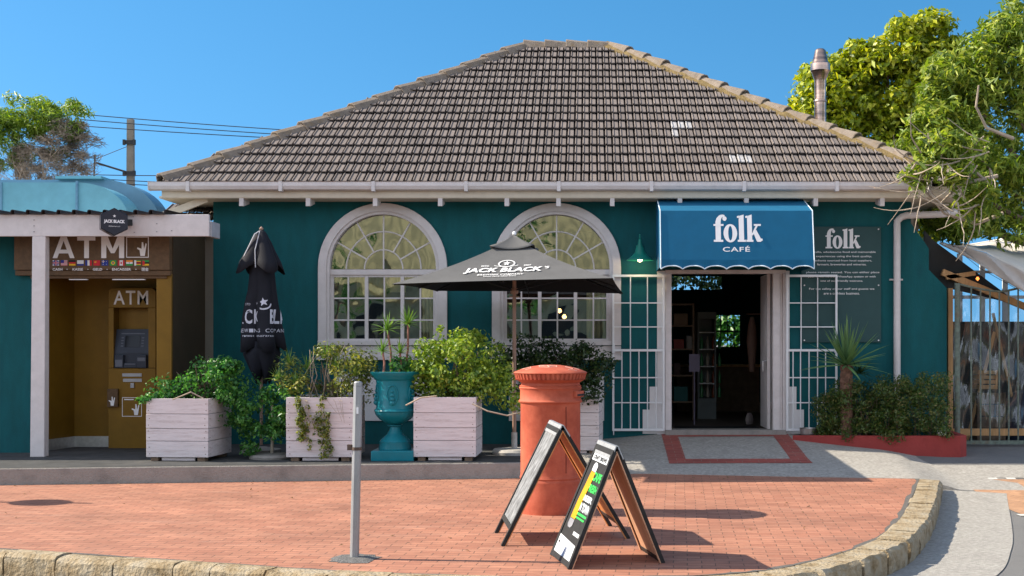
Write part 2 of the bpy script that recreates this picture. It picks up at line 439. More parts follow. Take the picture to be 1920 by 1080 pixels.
def brickmat(name, c1, c2, mortar, bw=0.22, bh=0.11, rot=0.0, ms=0.004):
    m = bpy.data.materials.new(name); MATS[name] = m
    m.use_nodes = True
    t = m.node_tree; n = t.nodes; L = t.links; b = n['Principled BSDF']; b.inputs['Roughness'].default_value = 0.85
    tc = n.new('ShaderNodeTexCoord'); mp = n.new('ShaderNodeMapping'); mp.inputs['Rotation'].default_value = (0, 0, rot)
    L.new(tc.outputs['Object'], mp.inputs[0])
    wn = n.new('ShaderNodeTexNoise'); wn.inputs['Scale'].default_value = 3; L.new(tc.outputs['Object'], wn.inputs['Vector'])
    va = n.new('ShaderNodeVectorMath'); va.operation = 'MULTIPLY_ADD'; va.inputs[1].default_value = (0.03, 0.03, 0)
    L.new(wn.outputs['Color'], va.inputs[0]); L.new(mp.outputs[0], va.inputs[2])
    bt = n.new('ShaderNodeTexBrick'); bt.inputs['Scale'].default_value = 1
    bt.inputs['Brick Width'].default_value = bw; bt.inputs['Row Height'].default_value = bh; bt.inputs['Mortar Size'].default_value = ms
    bt.inputs['Mortar Smooth'].default_value = 0.3; bt.inputs['Bias'].default_value = 0
    bt.inputs['Color1'].default_value = (*c1, 1); bt.inputs['Color2'].default_value = (*c2, 1); bt.inputs['Mortar'].default_value = (*mortar, 1)
    L.new(va.outputs[0], bt.inputs['Vector'])
    nz = n.new('ShaderNodeTexNoise'); nz.inputs['Scale'].default_value = 1.1; nz.inputs['Detail'].default_value = 8; nz.inputs['Roughness'].default_value = 0.7
    L.new(tc.outputs['Object'], nz.inputs['Vector'])
    nf = n.new('ShaderNodeTexNoise'); nf.inputs['Scale'].default_value = 26; nf.inputs['Detail'].default_value = 6
    mpf = n.new('ShaderNodeMapping'); mpf.inputs['Scale'].default_value = (.35, 1.6, 1); L.new(tc.outputs['Object'], mpf.inputs[0]); L.new(mpf.outputs[0], nf.inputs['Vector'])
    def mul(a, fac, lo, hi):
        mr = n.new('ShaderNodeMapRange'); mr.inputs[1].default_value = .3; mr.inputs[2].default_value = .7; mr.inputs[3].default_value = lo; mr.inputs[4].default_value = hi
        L.new(fac, mr.inputs[0]); hs = n.new('ShaderNodeHueSaturation'); L.new(mr.outputs[0], hs.inputs['Value']); L.new(a, hs.inputs['Color']); return hs.outputs[0]
    c = mul(bt.outputs['Color'], nz.outputs['Fac'], .74, 1.2)
    c = mul(c, nf.outputs['Fac'], .84, 1.14)
    # worn pale patches on the brick faces
    mx = n.new('ShaderNodeMix'); mx.data_type = 'RGBA'
    n4 = n.new('ShaderNodeTexNoise'); n4.inputs['Scale'].default_value = 2.3; n4.inputs['Detail'].default_value = 10; n4.inputs['Roughness'].default_value = .8
    L.new(mpf.outputs[0], n4.inputs['Vector'])
    r4 = n.new('ShaderNodeValToRGB'); r4.color_ramp.elements[0].position = .52; r4.color_ramp.elements[1].position = .75
    r4.color_ramp.elements[1].color = (.4, .4, .4, 1); L.new(n4.outputs['Fac'], r4.inputs[0]); L.new(r4.outputs[0], mx.inputs[0])
    L.new(c, mx.inputs[6]); mx.inputs[7].default_value = (c1[0] * .95, c1[0] * .62, c1[0] * .48, 1)
    L.new(mx.outputs[2], b.inputs['Base Color'])
    bp = n.new('ShaderNodeBump'); bp.inputs['Strength'].default_value = .5; bp.inputs['Distance'].default_value = .006
    ad = n.new('ShaderNodeMath'); ad.operation = 'MULTIPLY_ADD'; ad.inputs[1].default_value = -1; L.new(bt.outputs['Fac'], ad.inputs[0]); L.new(nf.outputs['Fac'], ad.inputs[2])
    L.new(ad.outputs[0], bp.inputs['Height']); L.new(bp.outputs[0], b.inputs['Normal'])
    return m
m_brick = brickmat('terracotta paving brick', (0.38, 0.165, 0.10), (0.30, 0.118, 0.07), (0.13, 0.065, 0.04), rot=R(4), ms=0.0045)
m_brickred = brickmat('dark red paving brick', (0.30, 0.06, 0.045), (0.22, 0.045, 0.035), (0.25, 0.15, 0.12), bw=.22, bh=.11)
m_brick2 = brickmat('pale crossing brick', (0.40, 0.22, 0.12), (0.32, 0.17, 0.09), (0.2, 0.12, 0.08), rot=R(45))

# ---------------- ground, road, kerbs, pavements ----------------
g = MB(); g.quad((-400, -300, -0.3), (400, -300, -0.3), (400, 700, -0.3), (-400, 700, -0.3)); o = struct(g.build('ground', m_asphalt, org=(0, 0, -0.3)))
def roadz(x, y):
    if y < -4.2: return -0.2
    t = min(1, (y + 4.2) / 4.2); t = t * t * (3 - 2 * t); return -0.2 + 0.38 * t
rd = MB()
ys = [-60, -20, -12, -8, -6, -5, -4.2] + [-4.2 + .3 * i for i in range(1, 15)] + [6, 30]
xs = [-40, -15, 3.2, 4.4, 6, 8, 12, 40]
v = [(x, y, roadz(x, y) if x > 4 else (-0.2 if y < -3 else -0.22)) for y in ys for x in xs]
f = [(j * len(xs) + i, j * len(xs) + i + 1, (j + 1) * len(xs) + i + 1, (j + 1) * len(xs) + i) for j in range(len(ys) - 1) for i in range(len(xs) - 1)]
rd.add(v, f); struct(rd.build('road', m_asphalt, org=(0, 0, 0)))

inner = [(-14, -5.4), (-10, -6.8), (-4.96, -8.55), (-3.28, -9.13), (-1.88, -9.61), (-.42, -9.85), (.62, -9.82), (1.28, -9.6), (1.68, -9.25), (2.08, -8.75), (2.53, -8.03), (2.9, -7.1), (3.17, -6.34), (3.62, -4.9), (4.19, -3.0)]
def cr(pts, n=6):
    out = []
    for i in range(len(pts) - 1):
        p0 = Vector(pts[max(i - 1, 0)]); p1 = Vector(pts[i]); p2 = Vector(pts[i + 1]); p3 = Vector(pts[min(i + 2, len(pts) - 1)])
        for k in range(n):
            t = k / n
            out.append(.5 * ((2 * p1) + (p2 - p0) * t + (2 * p0 - 5 * p1 + 4 * p2 - p3) * t * t + (3 * p1 - p0 - 3 * p2 + p3) * t ** 3))
    out.append(Vector(pts[-1])); return out
IN = cr(inner)
def offs(pts, d):
    o = []
    for i, p in enumerate(pts):
        a = pts[max(i - 1, 0)]; b = pts[min(i + 1, len(pts) - 1)]; t = (b - a).normalized(); o.append(p + Vector((t.y, -t.x)) * d)
    return o
def resample(pts, steps):
    # walk the line, return points at cumulative steps
    out = [pts[0]]; acc = 0; i = 0; need = next(steps); pos = pts[0]
    j = 1
    while j < len(pts):
        seg = (pts[j] - pos).length
        if acc + seg >= need:
            pos = pos + (pts[j] - pos) * ((need - acc) / seg); out.append(pos); acc = 0; need = next(steps)
        else: acc += seg; pos = pts[j]; j += 1
    out.append(pts[-1]); return out
# brick pavement
back = [(4.19, -3.0), (2.5, -2.72), (.7, -2.36), (-.75, -2.62), (-1.39, -2.98), (-7.2, -3.72), (-14, -4.5)]
pv = MB(); P2 = [(p.x, p.y) for p in IN] + back
bm = bmesh.new(); fv = [bm.verts.new((x, y, 0)) for x, y in P2]; fc = bm.faces.new(fv); bmesh.ops.triangulate(bm, faces=[fc])
me = bpy.data.meshes.new('brick_pavement'); bm.to_mesh(me); bm.free(); me.materials.append(m_brick)
o = bpy.data.objects.new('brick_pavement', me); col.objects.link(o); struct(o)
if me.polygons[0].normal.z < 0:
    me.flip_normals()
# kerb of rough sandstone blocks
rnd = random.Random(4)
def gen():
    while True: yield rnd.uniform(.32, .6)
ends = resample(IN, gen())
kb = MB(); kt = []
def kerbblock(a, b, w, zt, zb):
    n = 5; t = (b - a).normalized(); nn = Vector((t.y, -t.x)); L_ = (b - a).length - .014; a = a + t * .007
    cols = [(0.0, zt - .004), (0.02, zt + .004), (w * .5, zt + rnd.uniform(0, .012)), (w - .03, zt), (w, zt - .03), (w + .008, (zt + zb) / 2), (w, zb)]
    vs = []
    for i in range(n + 1):
        for k, (d, z) in enumerate(cols):
            p = a + t * (L_ * i / n) + nn * (d + (rnd.uniform(-.009, .010) if k >= 3 else rnd.uniform(-.004, .004)))
            vs.append((p.x, p.y, z + (rnd.uniform(-.008, .008) if 1 < k < 6 else 0)))
    m_ = len(cols); fs = [(i * m_ + k, i * m_ + k + 1, (i + 1) * m_ + k + 1, (i + 1) * m_ + k) for i in range(n) for k in range(m_ - 1)]
    fs += [tuple(range(m_)), tuple(n * m_ + k for k in range(m_ - 1, -1, -1))]
    kb.add(vs, fs)
for i in range(len(ends) - 1):
    if (ends[i + 1] - ends[i]).length > .1: kerbblock(ends[i], ends[i + 1], .20 + .09 * min(1, max(0, (ends[i].x - .2) / 1.2)), rnd.uniform(-.004, .012), -.22)
struct(kb.build('kerb', m_stone, org=(0, 0, -0.2)))
# rough mortar line between bricks and kerb
mj = MB(); A = offs(IN, -.035); B = offs(IN, .012)
vs = []; fs = []
for i in range(len(A)):
    e = rnd.uniform(-.02, .02); vs += [(A[i].x - e, A[i].y + e, .004), (B[i].x, B[i].y, .005)]
    if i: j = 2 * i; fs.append((j - 2, j, j + 1, j - 1))
mj.add(vs, fs); struct(mj.build('kerb_joint', mat('dark mortar', (.12, .11, .1), rough=.95, bump=.6, bs=120), org=(0, 0, 0)))
# concrete gutter outside the kerb
OUT = offs(IN, .345); vs = []; fs = []
for i, p in enumerate(OUT):
    a = IN[max(i - 1, 0)]; b = IN[min(i + 1, len(IN) - 1)]; t = (b - a).normalized(); nn = Vector((t.y, -t.x))
    wd = .30 + .42 * min(1, max(0, (p.x - .6) / 2.0)); q = p + nn * wd
    p = p - nn * .06
    z1 = (roadz(p.x, p.y) if p.x > 4 else -.2) + .006
    vs += [(p.x, p.y, max(z1, -.194)), (q.x, q.y, max((roadz(q.x, q.y) if q.x > 4 else -.2) + .008, -.192))]
    if i: j = 2 * i; fs.append((j - 2, j, j + 1, j - 1))
gt = MB(); gt.add(vs, fs); struct(gt.build('gutter_channel', m_conc2, org=(0, 0, -.2)))

# raised concrete platform along the facade
pl = MB()
top = [(-14, -4.5), (-7.2, -3.72), (-1.39, -2.98), (-.75, -2.9), (-.75, 0.0), (-14, 0.0)]
pl.prism(top, (0, 0, -.1), (1, 0, 0), (0, 1, 0), (0, 0, 1), .3)
struct(pl.build('platform', m_concrete, bevel=.012, org=(0, 0, 0)))
pl = MB(); pl.add([(x, y + (.035 if y < -1 else 0), .204) for x, y in top], [tuple(range(len(top)))]); struct(pl.build('platform_shade_sheet', mat('shade dark platform top', (.05, .051, .052), rough=.85, var=.3, vs=4, dirt=.6, dirt_c=(.12, .11, .10)), org=(0, 0, 0)))  # dark sheet over the platform top, its colour stands in for shade
# sloping concrete apron up to the door
def backz(x):
    if x < 1.0: return .21 + (x + .75) / 1.75 * .18
    if x < 3.0: return .39
    return max(.39 - (x - 3.0) / 2.4 * .21, .14)
def fronty(x):
    ff = [(-.75, -2.62), (.7, -2.36), (2.5, -2.72), (4.19, -3.0), (4.7, -3.1), (7, -3.3)]
    for (a, ya), (b, yb) in zip(ff, ff[1:]):
        if x <= b: return ya + (yb - ya) * (x - a) / (b - a)
    return yb
def rampz(x, y, e=0.0):
    t = (y - fronty(x)) / (0.3 - fronty(x)); t = min(1, max(0, t))
    fz = 0.004 if x < 4.2 else 0.004 + (roadz(x, fronty(x)) - 0) * min(1, (x - 4.2) / .5)
    return fz + (backz(x) - fz) * t ** .85 + e
ra = MB(); nx, ny = 64, 20; vs = []
for j in range(ny + 1):
    for i in range(nx + 1):
        x = -.75 + (5.55 + .75) * i / nx; y0 = fronty(x); y = y0 + (0.3 - y0) * j / ny; vs.append((x, y, rampz(x, y)))
ra.add(vs, [(j * (nx + 1) + i, j * (nx + 1) + i + 1, (j + 1) * (nx + 1) + i + 1, (j + 1) * (nx + 1) + i) for j in range(ny) for i in range(nx)])
kk = [i for i in range(nx + 1)]
sk = [vs[i] for i in kk] + [(vs[i][0], vs[i][1] + .01, -.32) for i in kk]
ra.add(sk, [(i, i + 1, nx + 1 + i + 1, nx + 1 + i) for i in range(nx)])
struct(ra.build('concrete_apron', m_conc2, org=(0, 0, 0), smooth=True))
# red brick frame laid in the apron
br = MB()
def sheet(mb, quadpts, e, n=10):
    a, b, c, d = [Vector(p) for p in quadpts]; vs = []
    for j in range(n + 1):
        for i in range(n + 1):
            p = (a + (b - a) * i / n) * (1 - j / n) + (d + (c - d) * i / n) * (j / n); vs.append((p.x, p.y, rampz(p.x, p.y, e)))
    mb.add(vs, [(j * (n + 1) + i, j * (n + 1) + i + 1, (j + 1) * (n + 1) + i + 1, (j + 1) * (n + 1) + i) for j in range(n) for i in range(n)])
FL, FR = (1.08, -1.95), (3.0, -2.1); BL, BR = (1.08, -.02), (2.98, -.02)
sheet(br, (FL, FR, (3.0 - .02, -1.84), (1.08, -1.70)), .005)
sheet(br, ((1.08, -1.70), (1.32, -1.72), (1.32, -.02), (1.08, -.02)), .005)
sheet(br, ((2.74, -1.82), (2.98, -1.84), (2.98, -.02), (2.74, -.02)), .005)
sheet(br, ((1.32, -.22), (2.74, -.22), (2.74, -.02), (1.32, -.02)), .005)
struct(br.build('brick_edging', m_brickred, org=(0, 0, 0)))
# brick crossing and its markings on the road
bc = MB()
def rsheet(mb, x0, x1, y0, y1, e, n=8):
    vs = [(x0 + (x1 - x0) * i / n, y0 + (y1 - y0) * j / n, roadz(5, y0 + (y1 - y0) * j / n) + e) for j in range(n + 1) for i in range(n + 1)]
    mb.add(vs, [(j * (n + 1) + i, j * (n + 1) + i + 1, (j + 1) * (n + 1) + i + 1, (j + 1) * (n + 1) + i) for j in range(n) for i in range(n)])
rsheet(bc, 4.86, 12, -4.9, -2.5, .006); struct(bc.build('brick_crossing', m_brick2, org=(0, 0, 0)))
ln = MB(); rsheet(ln, 4.8, 12, -5.05, -4.9, .008); 
for i in range(30): rsheet(ln, 5.0 + i * .24, 5.12 + i * .24, -2.5, -2.42, .008, 1)
struct(ln.build('crossing_marking', mat('worn white road paint', (.5, .49, .46), var=.3, vs=30, rough=.9), org=(0, 0, 0)))
cs = MB(); rsheet(cs, 4.25, 12, -2.42, -1.7, .007); struct(cs.build('concrete_strip', m_conc2, org=(0, 0, 0)))

# ---------------- roof tiles ----------------
m_tile = mat('grey brown concrete roof tile', (0.165, 0.138, 0.125), rough=0.9, var=0.16, vs=30, bump=0.35, bs=160, island=0.16, dirt=0.5, dirt_c=(0.20, 0.165, 0.135), ds=3.2)
m_tilew = mat('whitewashed roof tile', (0.36, 0.35, 0.35), rough=0.9, var=0.3, vs=20, dirt=1.0, dirt_c=(0.22, 0.18, 0.15), ds=14)
m_under = mat('dark roof underlay', (0.018, 0.013, 0.011), rough=0.95)
m_cap = mat('weathered ridge tile', (0.21, 0.17, 0.135), rough=0.95, var=0.25, vs=9, bump=0.5, bs=70, dirt=0.6, dirt_c=(0.20, 0.12, 0.04), ds=5, island=.1)
def tiles(mb, O, U, Sd, N, rows, xl, xr, tw=.118, gauge=.337, patch=()):
    O, U, Sd, N = map(Vector, (O, U, Sd, N))
    prof = [(0.000, -.008), (.014, -.008), (.018, .026), (.031, .028), (.036, .014), (.103, .014), (.106, -.008), (.118, -.008)]
    rr = random.Random(9)
    for j in range(rows):
        s0 = j * gauge - .01; s1 = (j + 1) * gauge + .05
        a, b = xl(j * gauge + .12), xr(j * gauge + .12)
        i0 = math.floor(a / tw); i1 = math.ceil(b / tw)
        for i in range(i0, i1):
            x = i * tw
            if x + tw < a or x > b: continue
            jx = rr.uniform(-.003, .003); jz = rr.uniform(-.003, .005); js = rr.uniform(-.006, .006)
            P_ = []
            for (s, h) in ((s0 + js, .050), (s1, .004)):
                for (dx, dz) in prof: P_.append(O + U * (x + dx + jx) + Sd * s + N * (h + dz + jz))
            for (dx, dz) in prof: P_.append(O + U * (x + dx + jx) + Sd * (s0 + js) + N * (.050 - .016 + dz + jz))
            n = len(prof)
            c = O + U * x + Sd * (s0 + .15)
            mb.m = 1 if any(abs(c.x - p[0]) < p[2] and abs(s0 + .15 - p[1]) < p[3] for p in patch) else 0
            mt_ = mb.m
            mb.add(P_, [(k, k + 1, n + k + 1, n + k) for k in range(1, 6)] + [(2 * n + k, 2 * n + k + 1, k + 1, k) for k in range(1, 6)])
            mb.m = 2; mb.add(P_, [(k, k + 1, n + k + 1, n + k) for k in (0, 6)]); mb.m = mt_
    mb.m = 0
EY, EZ, PH = -.52, 4.05, math.atan(3.19 / 5.17)
cp, sp = math.cos(PH), math.sin(PH)
EXL, EXR = -6.37, 5.56
RUN = 5.17; RY = EY + RUN; RZ = EZ + RUN * math.tan(PH); RXL, RXR = EXL + RUN, EXR - RUN

cafe = thing('cafe_building', 'teal painted single storey cafe with a hipped tile roof and arched white windows', 'building', (0, 0, .2))
rt = MB()
def locs(px, py):  # roof-plane point of a photo pixel -> (x, slope distance)
    best = None
    for s in [i * .02 for i in range(320)]:
        y = EY + s * cp; z = EZ + s * sp
        q = 640 - (z - CH) * F / (CD + y)
        if best is None or abs(q - py) < best[0]: best = (abs(q - py), s, (px - 1105) * (CD + y) / F)
    return best[2], best[1]
pa = locs(1268, 240); pb = locs(1390, 297)
tiles(rt, (0, EY, EZ), (1, 0, 0), (0, cp, sp), (0, -sp, cp), 18, lambda s: EXL + s * cp + .02, lambda s: EXR - s * cp - .14,
      patch=((pa[0], pa[1], .15, .17), (pb[0] - .04, pb[1], .16, .17), (pb[0] + .1, pb[1] + .34, .05, .17), (pa[0] - .14, pa[1] - .34, .05, .17)))
roof = rt.build('roof', [m_tile, m_tilew, m_under], cafe, fixn=False)
ru = MB()
A_ = (EXL, EY, EZ); B_ = (EXR, EY, EZ); C_ = (RXR, RY, RZ); D_ = (RXL, RY, RZ); YB = RY + RUN
ru.add([A_, B_, C_, D_, (EXL, YB, EZ), (EXR, YB, EZ)], [(0, 1, 2, 3), (1, 5, 2), (5, 4, 3, 2), (4, 0, 3)])
ru.build('roof_underlay', m_under, roof)
# soffit
sf = MB(); sf.box(EXL + .06, EXR - .06, EY + .03, YB, EZ - .20, EZ - .17); sf.build('soffit', m_cream, roof)
# ridge and hip caps
def cap(mb, a, b, w, h, n):
    a, b = Vector(a), Vector(b); d = (b - a).normalized(); x = d.cross(Vector((0, 0, 1))).normalized(); z = x.cross(d)
    L_ = (b - a).length / n
    rr = random.Random(int(abs(a.x) * 10))
    for i in range(n):
        p0 = a + d * (L_ * i - .03); p1 = a + d * (L_ * (i + 1) + .02)
        j = rr.uniform(-.01, .01)
        vs = []
        for p, e, s_ in ((p0, .035 + j, 1.08), (p1, 0, .95)):
            for (dx, dz) in ((-w / 2, -.06), (-w * .34, h * .62), (-w * .14, h), (w * .14, h), (w * .34, h * .62), (w / 2, -.06)):
                vs.append(p + x * dx * s_ + z * (dz * s_ + e))
            for (dx, dz) in ((w * .4, -.06), (w * .25, h * .45), (0, h * .78), (-w * .25, h * .45), (-w * .4, -.06)):
                vs.append(p + x * dx * s_ + z * (dz * s_ + e))
        f = [(k, (k + 1) % 11, 11 + (k + 1) % 11, 11 + k) for k in range(11)] + [tuple(range(10, -1, -1)), tuple(range(11, 22))]
        mb.add(vs, f)
hc = MB(); cap(hc, (EXL + .1, EY + .1, EZ + .04), D_, .30, .10, 15); hc.build('hip_tile', m_cap, roof, bevel=.012)
hc = MB(); cap(hc, (EXR - .12, EY + .12, EZ + .06), C_, .30, .10, 16); hc.build('hip_tile', m_cap, roof, bevel=.012)
hc = MB(); cap(hc, D_, C_, .30, .09, 4); hc.build('ridge_tile', m_cap, roof, bevel=.012)
# mossy mortar bedding along the right hip
mo = MB(); d = (Vector(C_) - Vector(B_)).normalized(); rr = random.Random(2); vs = []; fs = []
sdn = Vector((-1, 0, 0))
for i in range(60):
    p = Vector(B_).lerp(Vector(C_), i / 59)
    wd = .22 + rr.uniform(-.03, .03)
    vs += [p + Vector((-.05, -.02, .11)), p + Vector((-wd, -.02, .055)), p + Vector((-wd, -.02, -.02))]
    if i: j = 3 * i; fs += [(j - 3, j, j + 1, j - 2), (j - 2, j + 1, j + 2, j - 1)]
mo.add(vs, fs); mo.build('mortar_bedding', mat('mossy mortar', (.17, .12, .05), rough=.95, var=.4, vs=14, bump=.8, bs=40), roof)
# fascia, gutter, rafter ends
fa = MB(); fa.box(EXL + .1, EXR - .1, EY + .02, EY + .05, EZ - .19, EZ - .03); fa.build('fascia', m_cream, cafe)
gu = MB()
pr = [(0, 0), (0, -.105), (-.03, -.125), (-.10, -.11), (-.125, -.06), (-.125, -.005), (-.135, .0), (-.115, .0), (-.113, -.055), (-.09, -.095), (-.03, -.105), (-.012, -.095), (-.012, 0)]
gu.prism(pr, (EXL - .05, EY + .0, EZ + .03 - .005), (0, 1, 0), (0, 0, 1), (1, 0, 0), EXR - EXL - .85)
for i in range(9):
    xx = EXL + .5 + i * 1.35; gu.box(xx, xx + .05, EY - .14, EY, EZ - .115, EZ + .028)
gu.box(EXL - .055, EXL - .045, EY - .13, EY, EZ - .1, EZ + .028)
gutter = gu.build('gutter', m_white, cafe)
for px in (452, 577, 703, 825, 950, 1047, 1148, 1275, 1400, 1530, 1655):
    x = (px - 1105) * (CD - .5) / F; b_ = MB()
    b_.prism([(0, 0), (.34, 0), (.34, -.05), (.03, -.115), (0, -.115)], (x - .032, EY + .03, EZ - .20), (0, 1, 0), (0, 0, 1), (1, 0, 0), .064)
    b_.build('rafter_end', m_white, cafe)

# ---------------- walls ----------------
X1, X2, SPZ = -3.106, -.494, 2.858
RO, RI = .97, .835
WZ0 = 1.74
WT = EZ - .02
wl = MB()
def wr(x0, x1, z0, z1):
    wl.quad((x0, 0, z0), (x1, 0, z0), (x1, 0, z1), (x0, 0, z1)); wl.quad((x0, .25, z0), (x0, .25, z1), (x1, .25, z1), (x1, .25, z0))
DXA, DXB, DZT = X_(1247, 0), X_(1473, 0), Z_(506, 0)
wr(-5.66, X1 - RI, 0, WT); wr(X1 + RI, X2 - RI, 0, WT); wr(X2 + RI, DXA, 0, WT); wr(DXB, 4.84, 0, WT); wr(DXA, DXB, DZT, WT); wr(DXA, DXB, 0, .33)
for xc in (X1, X2):
    wr(xc - RI, xc + RI, 0, WZ0)
    N_ = 24
    for i in range(N_):
        a0, a1 = PI - PI * i / N_, PI - PI * (i + 1) / N_
        p0 = (xc + RI * math.cos(a0), SPZ + RI * math.sin(a0)); p1 = (xc + RI * math.cos(a1), SPZ + RI * math.sin(a1))
        for y in (0, .25): wl.quad((p0[0], y, p0[1]), (p1[0], y, p1[1]), (p1[0], y, WT), (p0[0], y, WT))
        wl.quad((p0[0], 0, p0[1]), (p1[0], 0, p1[1]), (p1[0], .25, p1[1]), (p0[0], .25, p0[1]))
    for s_ in (-1, 1): wl.quad((xc + s_ * RI, 0, WZ0), (xc + s_ * RI, .25, WZ0), (xc + s_ * RI, .25, SPZ), (xc + s_ * RI, 0, SPZ))
    wl.quad((xc - RI, 0, WZ0), (xc + RI, 0, WZ0), (xc + RI, .25, WZ0), (xc - RI, .25, WZ0))
wl.quad((DXA, 0, .33), (DXA, .25, .33), (DXA, .25, DZT), (DXA, 0, DZT)); wl.quad((DXB, 0, .33), (DXB, .25, .33), (DXB, .25, DZT), (DXB, 0, DZT))
wl.quad((DXA, 0, DZT), (DXB, 0, DZT), (DXB, .25, DZT), (DXA, .25, DZT)); wl.quad((DXA, 0, .33), (DXB, 0, .33), (DXB, .25, .33), (DXA, .25, .33))
wl.quad((-5.66, 0, 0), (-5.66, 0, WT), (-5.66, 9.3, WT), (-5.66, 9.3, 0)); wl.quad((4.84, 0, 0), (4.84, 9.3, 0), (4.84, 9.3, WT), (4.84, 0, WT))
# back wall with two openings
bx = [(-5.66, 1.7, 0, WT), (1.7, 3.45, 0, 1.6), (1.7, 2.75, 1.6, 2.35), (3.35, 3.45, 1.6, 2.35), (1.7, 3.45, 2.35, 2.9), (1.7, 3.45, 3.2, WT), (2.95, 3.45, 2.9, 3.2), (3.45, 4.84, 0, WT)]
for (a, b, c, d) in bx: wl.quad((a, 9.3, c), (b, 9.3, c), (b, 9.3, d), (a, 9.3, d))
wall = wl.build('wall', m_teal, cafe, fixn=False)
ww = MB()
ww.prism([(4.842, 0), (5.38, 0), (5.38, 2.55), (5.11, 2.83), (5.11, 3.15), (4.842, 3.53)], (0, .003, 0), (1, 0, 0), (0, 0, 1), (0, 1, 0), .25)
ww.build('wing_wall', m_teal, cafe)
# room inside
rm = MB(); rm.box(-5.6, 4.8, .27, 9.25, .36, .39); rm.build('floor', mat('dark floorboards', (.10, .08, .065), rough=.5), cafe)
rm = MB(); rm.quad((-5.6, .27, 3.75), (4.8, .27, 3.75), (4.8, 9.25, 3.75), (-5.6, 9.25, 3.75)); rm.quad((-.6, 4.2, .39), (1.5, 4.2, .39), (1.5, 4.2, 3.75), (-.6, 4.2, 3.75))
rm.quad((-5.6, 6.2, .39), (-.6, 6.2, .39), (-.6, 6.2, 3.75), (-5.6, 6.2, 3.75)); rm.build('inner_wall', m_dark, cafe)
wb = MB()
for x in (2.75, 2.9, 3.05, 3.2, 3.34): wb.box(x, x + .02, 9.2, 9.22, 1.6, 2.35)
for z in (1.6, 1.95, 2.33): wb.box(2.75, 3.36, 9.22, 9.24, z, z + .03)
wb.build('window_bars', m_black, cafe)

